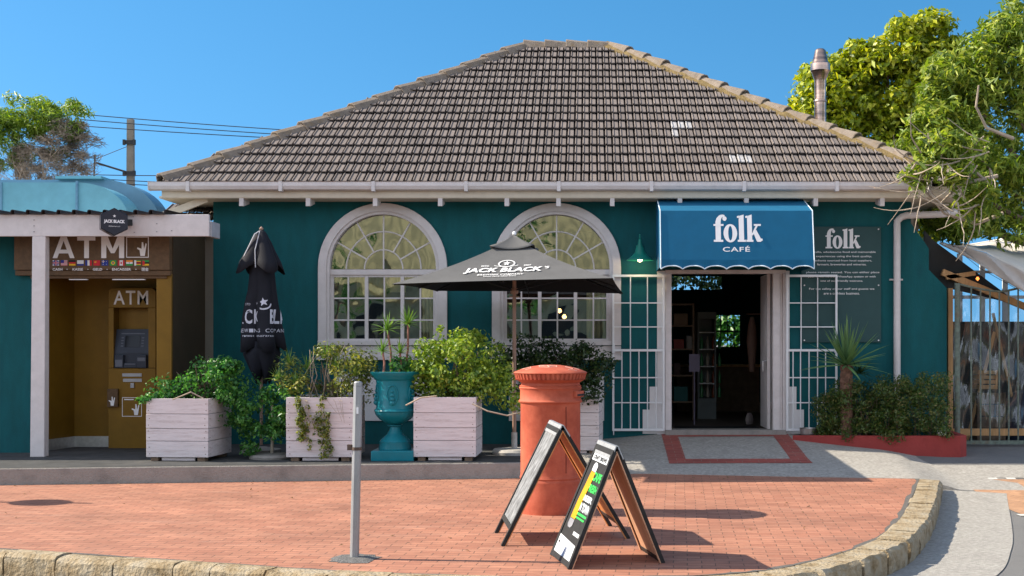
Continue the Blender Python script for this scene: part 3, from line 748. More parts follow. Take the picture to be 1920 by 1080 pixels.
# arched windows
m_glass = glassmat('old window glass', tint=(.85, .86, .8), refl=.36, wave=.16)
def window(xc):
    fr = MB()
    # surround moulding: outer band proud of the wall, inner step
    def band(r0, r1, y0, y1, zb):
        vs = []; fs = []; pts = [(-1, zb)] ; n = 30
        path = [(xc - 1, None)]
        seq = []
        seq.append(('L', zb)); seq.append(('L', SPZ))
        P0 = [(xc - r0, zb), (xc - r0, SPZ)] + [(xc + r0 * math.cos(PI - PI * i / n), SPZ + r0 * math.sin(PI * i / n)) for i in range(1, n)] + [(xc + r0, SPZ), (xc + r0, zb)]
        P1 = [(xc - r1, zb), (xc - r1, SPZ)] + [(xc + r1 * math.cos(PI - PI * i / n), SPZ + r1 * math.sin(PI * i / n)) for i in range(1, n)] + [(xc + r1, SPZ), (xc + r1, zb)]
        for a, b in zip(P0, P1): vs += [(a[0], y0, a[1]), (a[0], y1, a[1]), (b[0], y1, b[1]), (b[0], y0, b[1])]
        for i in range(len(P0) - 1):
            j = 4 * i
            fs += [(j, j + 1, j + 5, j + 4), (j + 1, j + 2, j + 6, j + 5), (j + 2, j + 3, j + 7, j + 6), (j + 3, j, j + 4, j + 7)]
        fs += [(0, 1, 2, 3), (len(vs) - 4, len(vs) - 3, len(vs) - 2, len(vs) - 1)]
        fr.add(vs, fs)
    band(.845, RO, -.05, .0, WZ0 - .05); band(.80, .848, -.025, .08, WZ0); 
    w_ = fr.build('window', m_white, cafe, smooth=False, bevel=.006)
    s = MB(); s.box(xc - RO, xc + RO, -.07, .1, WZ0 - .05, WZ0 + .02); s.box(xc - RO, xc + RO, -.03, .0, 1.52, WZ0 - .06); s.box(xc - RO - .02, xc + RO + .02, -.08, .0, 1.47, 1.53)
    s.build('sill', m_white, w_, bevel=.006)
    b = MB(); g0, g1 = .05, .085
    b.box(xc - .80, xc + .80, g0 - .03, g1 + .02, Z_(515, 0), Z_(505, 0))          # transom
    xs = [-.80, -.80 + .268, -.80 + .545, -.80 + .812, -.80 + 1.085, -.80 + 1.355, .80]
    zl, zh = WZ0, Z_(515, 0)
    for i, x in enumerate(xs):
        hw = .026 if i in (2, 4) else (.03 if i in (0, 6) else .011)
        if i == 0: x += .02
        if i == 6: x -= .02
        b.box(xc + x - hw, xc + x + hw, g0 - (.012 if i in (2, 4) else 0), g1, zl, zh)
    for py in (559, 600): z = Z_(py, 0); b.box(xc - .8, xc + .8, g0 + .004, g1 - .004, z - .011, z + .011)
    b.box(xc - .8, xc + .8, g0 - .004, g1 + .004, zl, zl + .05); b.box(xc - .8, xc + .8, g0 - .004, g1 + .004, zh - .035, zh)
    zc = Z_(504, 0)
    for a in (30, 60, 90, 120, 150):
        r0 = .29 if a != 90 else 0
        b.bar((xc + r0 * math.cos(R(a)), (g0 + g1) / 2, zc + r0 * math.sin(R(a))), (xc + .81 * math.cos(R(a)), (g0 + g1) / 2, zc + .81 * math.sin(R(a))), .02, .03, up=(0, 1, 0))
    for r in (.29, .565):
        b.tube([(xc + r * math.cos(PI * i / 24), (g0 + g1) / 2, zc + r * math.sin(PI * i / 24)) for i in range(25)], .011, 6)
    b.build('glazing_bars', m_white, w_)
    p = MB(); rp = random.Random(int(abs(xc) * 100))
    def tilt(pts):
        cx = sum(a for a, c in pts) / len(pts); cz = sum(c for a, c in pts) / len(pts); ta, tb = rp.uniform(-.012, .012), rp.uniform(-.008, .008)
        p.add([(a, .07 + (a - cx) * ta + (c - cz) * tb, c) for a, c in pts], [tuple(range(len(pts)))])
    zs = [WZ0, Z_(600, 0), Z_(559, 0), zh]
    for i in range(6):
        for j in range(3): tilt([(xc + xs[i], zs[j]), (xc + xs[i + 1], zs[j]), (xc + xs[i + 1], zs[j + 1]), (xc + xs[i], zs[j + 1])])
    def sector(r0, r1, a0, a1, n=6):
        q = [(xc + r1 * math.cos(R(a0 + (a1 - a0) * k / n)), zc + r1 * math.sin(R(a0 + (a1 - a0) * k / n))) for k in range(n + 1)]
        q += [(xc + r0 * math.cos(R(a1 - (a1 - a0) * k / n)), zc + r0 * math.sin(R(a1 - (a1 - a0) * k / n))) for k in range(n + 1)] if r0 else [(xc, zc)]
        tilt(q)
    for a in range(0, 180, 30): sector(.29, .565, a, a + 30); sector(.565, .815, a, a + 30)
    sector(0, .29, 0, 90); sector(0, .29, 90, 180)
    p.build('pane', m_glass, w_)
    # cream blind / curtain gathered inside
    return w_
window(X1); window(X2)
# cream curtains hung inside the windows
m_curt = mat('cream curtain cloth', (.55, .50, .26), rough=.9, var=.15)
def curtain(x0, x1, z0, z1, y, label, amp=.018, waves=14):
    c = MB(); n = 60; vs = []; fs = []
    for i in range(n + 1):
        t = i / n; x = x0 + (x1 - x0) * t
        vs += [(x, y + amp * math.sin(t * waves * 2 * PI), z0), (x, y + amp * math.sin(t * waves * 2 * PI + .4), z1)]
        if i: j = 2 * i; fs.append((j - 2, j, j + 1, j - 1))
    c.add(vs, fs); o = c.build('curtain', m_curt, smooth=True, fixn=False); tag(o, label, 'curtain', 'curtains inside the arched windows'); return o
curtain(X1 - .45, X1 + .0, 2.45, 2.8, .3, 'short cream curtain behind the middle left panes of the window left of the open umbrella', waves=6)
curtain(X1 + .05, X1 + .3, 2.5, 2.8, .32, 'narrow cream curtain behind the centre panes of the window left of the open umbrella', waves=3)
curtain(X1 + .55, X1 + .82, 1.8, 2.8, .3, 'long cream curtain at the right edge of the window left of the open umbrella', waves=5)
curtain(X2 + .45, X2 + .82, 1.8, 2.8, .3, 'long cream curtain at the right edge of the window behind the open umbrella', waves=5)
# white vent panels in the wall under the windows
for xc in (X1, X2):
    a, b = xc - .715, xc + .715
    v_ = MB(); v_.box(a, b, -.03, 0, Z_(789, 0), Z_(700, 0)); v_.build('wall_panel', m_whitewall, cafe, bevel=.004)

# ---------------- door: surround, frame, gates ----------------
ds_ = MB()
zt = Z_(508, 0)
stp = lambda s_, x0: [(x0, .3), (x0 + s_ * .52, .3), (x0 + s_ * .52, Z_(768 + 0, 0)), (x0 + s_ * .52, Z_(768, 0))]
xa = DXA; x1_ = X_(1215, 0); x2_ = X_(1232, 0); x3_ = X_(1205, 0)
ds_.prism([(x2_, .34), (xa, .34), (xa, zt), (x2_, zt)], (0, 0, 0), (1, 0, 0), (0, 0, 1), (0, -1, 0), .018)
ds_.box(X_(1218, 0), x2_, -.018, 0, .36, Z_(725, 0)); ds_.box(X_(1205, 0), X_(1218, 0), -.018, 0, .36, Z_(768, 0))
ds_.build('door_surround', m_whitewall, cafe); ds_ = MB()
xb = DXB; y2_ = X_(1480, 0)
ds_.prism([(xb, .34), (y2_, .34), (y2_, zt), (xb, zt)], (0, 0, 0), (1, 0, 0), (0, 0, 1), (0, -1, 0), .018)
ds_.box(y2_, X_(1493, 0), -.018, 0, .36, Z_(725, 0)); ds_.box(X_(1493, 0), X_(1507, 0), -.018, 0, .36, Z_(768, 0))
ds_.build('door_surround', m_whitewall, cafe)
df = MB()
jl, jr, jt = X_(1259, 0), X_(1449, 0), Z_(513, 0)
df.box(DXA, jl, -.03, .14, .38, jt); df.box(jr, DXB - .09, -.03, .14, .38, jt); df.box(DXA, DXB, -.03, .14, jt, DZT)
df.box(DXB - .09, DXB - .05, -.01, .1, .38, jt); df.box(DXB - .048, DXB, -.04, .1, .38, jt)
df.build('door_frame', m_white, cafe, bevel=.006)
dl = MB(); dl.box(jr - .06, jr - .012, .16, .95, .42, jt); d_ = dl.build('door', m_white, cafe, bevel=.004)
h = MB(); h.tube([(jr - .06, .2, 1.45), (jr - .12, .2, 1.45), (jr - .12, .2, 1.3)], .01, 8); h.box(jr - .066, jr - .06, .17, .23, 1.25, 1.5); h.build('handle', mat('brushed steel', (.5, .5, .5), rough=.3, metal=1), d_)
th = MB(); th.box(DXA, DXB, -.1, .27, .33, .42); th.build('threshold', m_concrete, cafe)

def gate(x0, x1, vlow, vup, hinge):
    y = -.09
    zb, zt_, zm = Z_(808, y), Z_(515, y), Z_(659, y)
    gb = MB()
    gb.box(x0, x0 + .03, y - .015, y + .015, zb, zt_); gb.box(x1 - .03, x1, y - .015, y + .015, zb, zt_)
    for z in (zb, zm, zt_ - .035): gb.box(x0 + .03, x1 - .03, y - .014, y + .014, z, z + .035)
    gt_ = gb.build('security_gate', m_metalwhite, cafe, bevel=.003)
    for py in (568, 613, 708, 755): b = MB(); z = Z_(py, y); b.box(x0 + .03, x1 - .03, y - .006, y + .006, z - .008, z + .008); b.build('cross_bar', m_metalwhite, gt_)
    for px in vlow: b = MB(); x = X_(px, y); b.tube([(x, y - .001, zb + .03), (x, y - .001, zm)], .0085, 6); b.build('upright_bar', m_metalwhite, gt_)
    for px in vup: b = MB(); x = X_(px, y); b.tube([(x, y - .001, zm + .03), (x, y - .001, zt_ - .03)], .0085, 6); b.build('upright_bar', m_metalwhite, gt_)
    xl = x1 - .02 if hinge < 0 else x0 + .02
    for z in (zb + .3, zm + .3, zt_ - .3): b = MB(); b.tube([(xl, y + .02, z), (xl, y + .02, z + .1)], .02, 8); b.build('hinge', m_metalwhite, gt_)
    b = MB()
    xk = x0 if hinge < 0 else x1 - .04
    b.box(xk, xk + .04, y - .03, y + .03, zm - .02, zm + .12)
    b.tube([(xk + .02, y, zb - .06), (xk + .02, y, zb + .12)], .008, 6)
    b.build('latch', m_metalwhite, gt_)
gate(X_(1148, -.09), X_(1246, -.09), (1166, 1182, 1198, 1214, 1230), (1182, 1214), -1)
gate(X_(1474, -.09), X_(1570, -.09), (1487, 1501, 1517, 1533, 1548), (1502, 1533), 1)

# downpipe with elbows
dp = MB(); xp = X_(1682, -.08)
dp.tube([(X_(1790, .2), .2, 3.72), (X_(1770, -.05), -.05, 3.66), (X_(1700, -.08), -.08, Z_(404, -.08)), (X_(1690, -.08), -.08, Z_(407, -.08)), (xp, -.08, Z_(415, -.08)), (xp, -.08, Z_(425, -.08)), (xp, -.08, .45)], .052, 12)
dp.tube([(xp, -.08, Z_(523, 0)), (xp, -.08, Z_(527, 0))], .062, 12); dp.box(xp - .1, xp + .1, -.03, 0, Z_(526, 0), Z_(523, 0))
dp.build('downpipe', m_white, cafe, smooth=True)
# flue
fl = MB(); fx, fy = X_(1538, 3.0), 3.0
zf = lambda py: Z_(py, fy)
k = (CD + fy) / F
fl.lathe([(11 * k, zf(250)), (11 * k, zf(192)), (12.5 * k, zf(191)), (12 * k, zf(188)), (10.5 * k, zf(187)), (11 * k, zf(152)), (12 * k, zf(148)), (16 * k, zf(136)), (18.5 * k, zf(133)), (18 * k, zf(120)), (15 * k, zf(117)), (10 * k, zf(95)), (7 * k, zf(92))], (fx, fy, 0), 24)
m_flue = mat('heat stained steel flue', (.42, .36, .33), rough=.28, metal=.95, var=.5, vs=5, c2=(.5, .33, .25), stretch=(.3, .3, 3), dirt=.8, dirt_c=(.03, .03, .06), ds=2)
fl.build('flue', m_flue, roof, smooth=True)
# ---------------- cash machine kiosk ----------------
KY = -1.5
ki = thing('kiosk_building', 'low teal kiosk with a gold lined cash machine recess and a brown end wall', 'building', (-7, KY, .2))
b = MB()
b.box(-13, -7.74, KY, 3.5, .1, 3.42)
b.build('wall', m_teal, ki)
b = MB(); b.box(-5.93, -5.78, KY, -.01, .1, 3.42); b.box(-7.74, -5.93, -.48, -.01, .1, 3.42); b.build('end_wall', m_darkbrown, ki)
b = MB(); b.box(-13, -5.72, KY + .06, 3.5, 3.42, 3.5); b.build('roof', m_concrete, ki)
b = MB()
b.quad((-7.735, KY, .2), (-7.55, -.5, .2), (-7.55, -.5, 3.1), (-7.735, KY, 3.1))
b.box(-7.55, -5.93, -.5, -.483, .2, 3.1)
b.box(-5.96, -5.93, KY, -.5, .2, 3.1)
gp = b.build('recess_lining', m_gold, ki, fixn=False)
b = MB(); b.box(-5.96 - .04, -5.80, KY - .035, KY - .001, .2, 2.66); b.box(-5.80, -5.785, KY - .05, KY - .001, .2, 2.68); b.build('door_jamb', m_gold, ki, bevel=.004)
b = MB(); b.quad((-7.72, KY + .1, .2), (-7.54, -.515, .2), (-7.54, -.515, .36), (-7.72, KY + .1, .36)); b.box(-7.54, -7.04, -.515, -.5, .2, .36)
b.build('kick_plate', mat('brushed aluminium', (.55, .55, .54), rough=.35, metal=.8, var=.15, vs=20), ki)
b = MB(); b.box(-7.93, -5.79, KY - .10, KY - .001, 2.66, 2.73); b.box(-7.74, -5.85, KY - .06, KY + .02, 2.62, 2.66); b.build('lintel', m_brown, ki, bevel=.004)
b = MB(); b.box(-7.2, -6.95, KY - .065, KY - .02, 2.600, 2.612); b.box(-6.6, -6.15, KY - .065, KY - .02, 2.600, 2.612); b.build('recess_light', m_letter, ki)

# ATM machine
ax0, ax1 = X_(203, -.75), X_(292, -.75)
ay = -.75
at = thing('cash_machine', 'gold cash machine with a dark screen and keypad under white ATM letters', 'cash machine', ((ax0 + ax1) / 2, -.6, .2))
zt_ = Z_(540, ay)
b = MB()
nx0, nx1, nz0, nz1 = X_(213, ay), X_(278, ay), Z_(690, ay), Z_(577, ay)
def rr_poly(x0, x1, z0, z1, r, n=5):
    p = [(x0, z0), (x1, z0)]
    p += [(x1 - r + r * math.sin(PI / 2 * (1 - i / n)) if 0 else x1 - r + r * math.cos(PI / 2 * i / n), z1 - r + r * math.sin(PI / 2 * i / n)) for i in range(n + 1)]
    p += [(x0 + r - r * math.sin(PI / 2 * i / n), z1 - r + r * math.cos(PI / 2 * i / n)) for i in range(n + 1)]
    return p
b.prism(rr_poly(ax0, ax1, nz1, zt_, .07), (0, ay, 0), (1, 0, 0), (0, 0, 1), (0, 1, 0), .24)
b.box(ax0, nx0, ay, ay + .24, nz0, nz1); b.box(nx1, ax1, ay, ay + .24, nz0, nz1)
b.box(ax0, ax1, ay, ay + .24, .2, nz0 - .004); b.box(nx0, nx1, ay + .2, ay + .24, nz0, nz1)
b.build('housing', m_gold, at, bevel=.006)
m_atm = mat('dark blue grey moulded plastic', (.035, .042, .06), rough=.4, var=.1)
m_atm2 = mat('mid grey moulded plastic', (.13, .14, .17), rough=.4)
b = MB(); zs0, zs1 = Z_(690, ay), Z_(617, ay)
b.add([(nx0, ay + .03, zs0), (nx1, ay + .03, zs0), (nx1, ay + .03, zs0 + .22), (nx0, ay + .03, zs0 + .22), (nx1, ay + .12, zs1), (nx0, ay + .12, zs1), (nx1, ay + .2, zs1), (nx0, ay + .2, zs1), (nx0, ay + .2, zs0), (nx1, ay + .2, zs0)],
      [(0, 1, 2, 3), (3, 2, 4, 5), (5, 4, 6, 7), (0, 3, 5, 7, 8), (1, 9, 6, 4, 2), (8, 9, 1, 0)])
sc_ = b.build('console', m_atm, at)
fn = lambda x, z: Vector((x, ay + .03 + max(0, (z - zs0 - .22)) * .09 / (zs1 - zs0 - .22) - .006, z))
w_ = nx1 - nx0
b = MB(); cxm = (nx0 + nx1) / 2
def rect(mb, x0, x1, z0, z1, e=0, f_=None):
    f2 = f_ or fn
    mb.add([Vector(f2(x0, z0)) + Vector((0, -e, 0)), Vector(f2(x1, z0)) + Vector((0, -e, 0)), Vector(f2(x1, z1)) + Vector((0, -e, 0)), Vector(f2(x0, z1)) + Vector((0, -e, 0))], [(0, 1, 2, 3)])
rect(b, cxm - w_ * .22, cxm + w_ * .22, zs0 + .30, zs0 + .47); b.build('screen', mat('dark screen glass', (.008, .01, .014), rough=.1), at)
b = MB()
for i in range(4):
    rect(b, cxm - w_ * .33, cxm - w_ * .26, zs0 + .31 + i * .04, zs0 + .325 + i * .04); rect(b, cxm + w_ * .26, cxm + w_ * .33, zs0 + .31 + i * .04, zs0 + .325 + i * .04)
rect(b, cxm - w_ * .34, cxm + w_ * .34, zs0 + .49, zs0 + .505, .002)
b.build('side_keys', m_atm2, at)
b = MB()
b.box(nx0 + .02, nx0 + .15, ay - .03, ay + .05, zs0, zs0 + .19); b.box(nx1 - .16, nx1 - .02, ay - .03, ay + .05, zs0, zs0 + .19); b.box(nx0 + .15, nx1 - .16, ay - .02, ay + .04, zs0, zs0 + .07)
b.build('shelf_housing', m_atm, at, bevel=.01)
b = MB(); b.box(nx0 + .035, nx0 + .135, ay - .033, ay - .03, zs0 + .02, zs0 + .12); b.box(nx1 - .145, nx1 - .035, ay - .033, ay - .03, zs0 + .1, zs0 + .15); b.box(nx0 + .17, nx1 - .18, ay - .024, ay - .02, zs0 + .05, zs0 + .065); b.build('slot', m_atm2, at)
lt = MB(); text(lt, 'ATM', flat((0, ay - .003, 0)), cxm, Z_(558, ay), .50, Z_(545, ay) - Z_(571, ay), offset=.012, spacing=1.15)
lt.build('lettering', m_letter, at)
b = MB(); gx = X_(248, ay)
b.box(gx - .14, gx + .14, ay - .012, ay - .001, Z_(706, ay), Z_(700, ay)); b.box(gx - .13, gx + .14, ay - .012, ay - .001, Z_(716, ay), Z_(710, ay))
b.box(gx - .02, gx + .03, ay - .02, ay - .001, Z_(727, ay), Z_(718, ay)); b.build('card_slot', mat('scuffed steel', (.35, .36, .38), rough=.4, metal=.7), at)
b = MB(); b.box(ax0 - .0, X_(223, ay), ay - .05, ay - .001, Z_(763, ay), Z_(729, ay)); b.build('leaflet_box', m_brown, at, bevel=.006)
def hand(mb, f_, cx, cy, s):
    P = [(-.10, -.5), (.22, -.5), (.28, -.1), (.36, .38), (.27, .42), (.17, .02), (.10, .5), (0, .5), (-.02, .02), (-.12, .06), (-.32, .12), (-.34, .02), (-.16, -.08)]
    # fan of triangles round an inner point keeps the concave outline clean
    vs = [f_(cx + x * s, cy + y * s) for x, y in P]
    tris = [(0, 1, 2), (0, 2, 5), (2, 3, 4), (2, 4, 5), (0, 5, 8), (5, 6, 7), (5, 7, 8), (0, 8, 12), (8, 9, 12), (9, 10, 11), (9, 11, 12)]
    mb.add(vs, tris)
def frame_icon(mb, f_, x0, x1, z0, z1, t=.008):
    rect(mb, x0, x1, z1 - t, z1, 0, f_); rect(mb, x0, x1, z0, z0 + t, 0, f_); rect(mb, x0, x0 + t, z0 + t, z1 - t, 0, f_); rect(mb, x1 - t, x1, z0 + t, z1 - t, 0, f_)
f_ = flat((0, ay - .003, 0)); b = MB()
frame_icon(b, f_, X_(229, ay), X_(266, ay), Z_(781, ay), Z_(745, ay)); hand(b, f_, X_(254, ay), Z_(768, ay), .16)
rect(b, X_(233, ay), X_(251, ay), Z_(750, ay), Z_(748, ay), 0, f_)
b.build('hand_symbol', m_letter, at)
b = MB(); hand(b, flat((0, ay - .053, 0)), X_(212, ay), Z_(752, ay), .13); b.build('hand_symbol', m_letter, at)

# header sign
sy = KY - .13
sg = thing('sign_box', 'brown header sign reading ATM with a row of small flags', 'sign', (-6.85, sy, 2.73))
b = MB(); b.box(-7.93, -5.79, sy, KY - .001, 2.735, 3.24); b.build('panel', m_brown, sg, bevel=.004)
f_ = flat((0, sy - .004, 0)); b = MB()
sz = lambda py: Z_(py, sy); sx = lambda px: X_(px, sy)
def capA(mb, x0, x1, z0, z1):
    w = x1 - x0; t = w * .21; mx = (x0 + x1) / 2; h = z1 - z0
    mb.add([f_(x0, z0), f_(x0 + t, z0), f_(mx + t * .5, z1), f_(mx - t * .5, z1)], [(0, 1, 2, 3)])
    mb.add([Vector(f_(x1 - t, z0)) + Vector((0, -.0006, 0)), Vector(f_(x1, z0)) + Vector((0, -.0006, 0)), Vector(f_(mx + t * .5, z1)) + Vector((0, -.0006, 0)), Vector(f_(mx - t * .5, z1)) + Vector((0, -.0006, 0))], [(0, 1, 2, 3)])
    rect(mb, x0 + w * .22, x1 - w * .22, z0 + h * .2, z0 + h * .36, .0012, f_)
capA(b, sx(99), sx(140), sz(484), sz(440))
rect(b, sx(145), sx(179), sz(451), sz(444), 0, f_); rect(b, sx(158), sx(167), sz(484), sz(451), 0, f_)
x0, x1, z0, z1 = sx(190), sx(233), sz(484), sz(442); t = .07
rect(b, x0, x0 + t, z0, z1, 0, f_); rect(b, x1 - t, x1, z0, z1, 0, f_)
mx = (x0 + x1) / 2; zz = z0 + (z1 - z0) * .22
for s_, xx in ((1, x0), (-1, x1)):
    b.add([Vector(f_(p, q)) + Vector((0, -.0006 - .0006 * (s_ > 0), 0)) for p, q in ((xx, z1), (xx + s_ * t * 1.25, z1), (mx + s_ * t * .35, zz), (mx - s_ * t * .35, zz))], [(0, 1, 2, 3)])
frame_icon(b, f_, sx(237), sx(279), sz(483), sz(444), .01); hand(b, f_, sx(266), sz(467), .19)
words = [('CASH', 107, 117), ('KASSE', 145, 155), ('GELD', 183, 190), ('ENCAISSER', 228, 245)]
text(b, 'CASH', f_, sx(108), sz(505), .135, .035, offset=.02); text(b, 'KASSE', f_, sx(146), sz(505), .145, .035, offset=.02)
text(b, 'GELD', f_, sx(183), sz(505), .13, .035, offset=.02); text(b, 'ENCAISSER', f_, sx(228), sz(505), .26, .035, offset=.02)
text(b, '\u73fe\u91d1', f_, sx(272), sz(505), .10, .05, offset=.01)
for px in (126, 165, 201, 255): poly(b, [(sx(px) + .007 * math.cos(a), sz(505) + .007 * math.sin(a)) for a in [2 * PI * i / 8 for i in range(8)]], f_)
b.build('lettering', m_letter, sg)
FC = dict(r=(.55, .02, .03), b=(.02, .04, .25), w=(.7, .7, .7), k=(.01, .01, .01), y=(.75, .45, .02), g=(.02, .28, .06), o=(.75, .25, .03))
FM = {k_: mat('flag ' + k_, v_, rough=.6, var=.02) for k_, v_ in FC.items()}
FK = list(FC)
flags = [ # each a list of (x0,x1,z0,z1,colour) in the unit square
 [(0, 1, 0, 1, 'b'), (0, 1, .38, .62, 'w'), (.4, .6, 0, 1, 'w'), (0, 1, .43, .57, 'r'), (.44, .56, 0, 1, 'r'), (0, .25, 0, .2, 'w'), (.75, 1, .8, 1, 'w'), (0, .25, .8, 1, 'w'), (.75, 1, 0, .2, 'w')],
 [(0, 1, 0, 1, 'w')] + [(0, 1, i / 7, i / 7 + .07, 'r') for i in range(7)] + [(0, .5, .5, 1, 'b')],
 [(0, 1, 0, .33, 'y'), (0, 1, .33, .66, 'r'), (0, 1, .66, 1, 'k')],
 [(0, 1, 0, .33, 'b'), (0, 1, .33, 1, 'w')],
 [(0, .33, 0, 1, 'b'), (.33, .66, 0, 1, 'w'), (.66, 1, 0, 1, 'r')],
 [(0, 1, 0, 1, 'r'), (.15, .35, .5, .8, 'y'), (.4, .48, .75, .83, 'y'), (.45, .53, .55, .63, 'y')],
 [(0, 1, 0, 1, 'b'), (0, .5, .7, .8, 'w'), (.2, .3, .5, 1, 'w'), (0, .5, .73, .77, 'r'), (.7, .78, .2, .3, 'w'), (.7, .78, .7, .8, 'w'), (.2, .3, .15, .27, 'w')],
 [(0, 1, 0, 1, 'g'), (.2, .8, .3, .7, 'y'), (.35, .65, .15, .85, 'y'), (.4, .6, .35, .65, 'b')],
 [(0, 1, 0, 1, 'w'), (0, .25, 0, 1, 'r'), (.75, 1, 0, 1, 'r'), (.4, .6, .3, .7, 'r')],
 [(0, 1, 0, .33, 'g'), (0, 1, .33, .66, 'w'), (0, 1, .66, 1, 'o'), (.45, .55, .4, .6, 'b')],
 [(0, 1, 0, 1, 'g'), (0, 1, .14, .86, 'y'), (0, 1, .28, .72, 'r'), (0, 1, .42, .58, 'k'), (0, .3, 0, 1, 'w')],
 [(0, 1, 0, .33, 'y'), (0, 1, .33, .66, 'k'), (0, 1, .66, 1, 'g'), (0, .35, .1, .9, 'r')]]
for i, fl_ in enumerate(flags):
    x0 = sx(99 + i * 15.3); fw = 12.2 / 136; z0 = sz(498); fh = 10 / 136; b = MB(); mats = []
    for j, (a, c, d, e, kk) in enumerate(fl_):
        if kk not in mats: mats.append(kk)
        b.m = mats.index(kk); rect(b, x0 + a * fw, x0 + c * fw, z0 + d * fh, z0 + e * fh, .0005 * j, f_)
    b.build('flag', [FM[q] for q in mats], sg, fixn=False)

# canopy over the kiosk: beam, post, corrugated sheet
ca = thing('canopy', 'white timber canopy on a square post with a corrugated metal roof by the kiosk', 'canopy', (-7.35, -2.1, .2))
cy0 = -2.12
b = MB(); b.box(-13, -5.10, cy0, cy0 + .06, Z_(443, cy0), Z_(402, cy0)); b.build('beam', m_white, ca, bevel=.006)
b = MB(); b.box(-5.14, -5.08, cy0 + .062, cy0 + .45, Z_(443, cy0) - .0, Z_(414, cy0)); b.build('beam_return', mat('grey painted board', (.35, .36, .38)), ca, bevel=.005)
b = MB(); pz = Z_(443, cy0)
b.add([(-7.49, cy0 - .02, .2), (-7.30, cy0 - .02, .2), (-7.30, cy0 + .13, .2), (-7.49, cy0 + .13, .2), (-7.47, cy0, pz), (-7.29, cy0, pz), (-7.29, cy0 + .13, pz), (-7.47, cy0 + .13, pz)],
      [(0, 3, 2, 1), (4, 5, 6, 7), (0, 1, 5, 4), (1, 2, 6, 5), (2, 3, 7, 6), (3, 0, 4, 7)])
b.build('post', m_white, ca, bevel=.008)
b = MB(); vs = []; fs = []; n = 0; zc = Z_(401, cy0)
x = -13
prof = [(0, 0), (.14, 0), (.155, .045), (.18, .05), (.205, .045), (.22, 0)]
xs = []
while x < -5.62:
    for dx, dz in prof[:-1]: xs.append((x + dx, dz))
    x += .205
for (xx, dz) in xs: vs += [(xx, cy0 - .08, zc + dz), (xx, KY + .1, zc + dz + .02)]
b.add(vs, [(2 * i, 2 * i + 2, 2 * i + 3, 2 * i + 1) for i in range(len(xs) - 1)])
o = b.build('roof_sheet', mat('rusty dark corrugated sheet', (.06, .05, .05), rough=.6, metal=.3, var=.3, vs=4), ca); s_ = o.modifiers.new('t', 'SOLIDIFY'); s_.thickness = .006
b = MB()
for px in (64, 64, 295, 322):
    pass
for px, py in ((64, 413), (64, 424), (64, 435), (294, 420), (294, 435), (322, 433), (252, 436), (250, 407)):
    b.lathe([(.008, 0), (.008, .006)], (X_(px, cy0), cy0 - .003, Z_(py, cy0)), 8)
b.build('nail_heads', m_black, ca)

# hexagonal hanging sign
hs_ = thing('hanging_sign', 'black hexagonal beer sign fixed to the white canopy beam', 'sign', (X_(213, -2.35), -2.35, Z_(417, -2.35)))
hp = hs_.location.copy(); ORG[hs_.name] = Vector((0, 0, 0))
hexa = [(.205 * math.cos(PI / 6 + i * PI / 3) * .95, .185 * math.sin(PI / 6 + i * PI / 3)) for i in range(6)]
b = MB(); b.prism(hexa, (0, .10, 0), (1, 0, 0), (0, 0, 1), (0, -1, 0), .2); b.build('housing', mat('black gloss plastic', (.012, .012, .02), rough=.25), hs_, bevel=.006)
b = MB(); b.prism([(x * .92, y * .92) for x, y in hexa], (0, -.1005, 0), (1, 0, 0), (0, 0, 1), (0, -1, 0), .003); b.build('face', mat('dark sign face', (.02, .02, .03), rough=.4), hs_)
b = MB(); ff = flat((0, -.105, 0)); text(b, 'JACK BLACK', ff, 0, .0, .26, .055, offset=.05); text(b, "BREWING CO", ff, 0, -.06, .14, .012); poly(b, [(x, y + .075) for x, y in star(.022)], ff)
b.build('lettering', m_letter, hs_)
b = MB(); b.box(.12, .24, .02, .1, -.03, .05); b.box(.12, .24, .1, .16, -.02, .03); b.box(-.02, .04, .02, .16, .1, .16); b.build('bracket', m_black, hs_)
hs_.rotation_euler = (0, 0, R(26))

# air ducts on the kiosk roof
m_duct = mat('pale blue painted sheet metal', (.16, .42, .50), rough=.5, var=.14, vs=2.5, dirt=.3, dirt_c=(.12, .33, .45), ds=3)
m_duct2 = mat('blue grey painted sheet metal', (.14, .30, .42), rough=.45, var=.12, vs=3)
def duct(y, pxs, top, bot, px_end, mt, depth, label):
    xa_, xb_, xc_ = X_(pxs[0], y), X_(pxs[1], y), X_(px_end, y); z1, z0 = Z_(top, y), 3.5
    n = 14
    pl_ = [(xa_, z0), (xc_, z0)] + [(xb_ + (xc_ - xb_) * math.cos(PI / 2 * i / n), z0 + .02 + (z1 - z0 - .02) * math.sin(PI / 2 * i / n)) for i in range(n + 1)] + [(xa_, z1)]
    b = MB(); b.prism(pl_, (0, y, 0), (1, 0, 0), (0, 0, 1), (0, 1, 0), depth)
    o = b.build('air_duct', mt, None); tag(o, label, 'duct', 'air ducts on the kiosk roof'); 
    return xa_, xb_, z0, z1, o
a1 = duct(-.8, (-160, 145), 342, 398, 240, m_duct, .55, 'pale blue air duct with a curved end, nearest on the kiosk roof')
b = MB(); b.box(a1[1] - .015, a1[1] + .015, -.83, -.8, 3.5, a1[3] + .02)
for i in range(6): b.box(a1[1] - .008, a1[1] + .008, -.84, -.83, 3.55 + i * .09, 3.565 + i * .09)
b.box(X_(3, -.8) - .02, X_(3, -.8) + .01, -.82, -.8, 3.5, a1[3] + .01)
ORG[a1[4].name] = Vector(a1[4].location); b.build('flange', m_duct2, a1[4])
a2 = duct(.1, (-100, 193), 337, 398, 300, m_duct2, .5, 'darker blue grey air duct curving down behind the nearest duct')
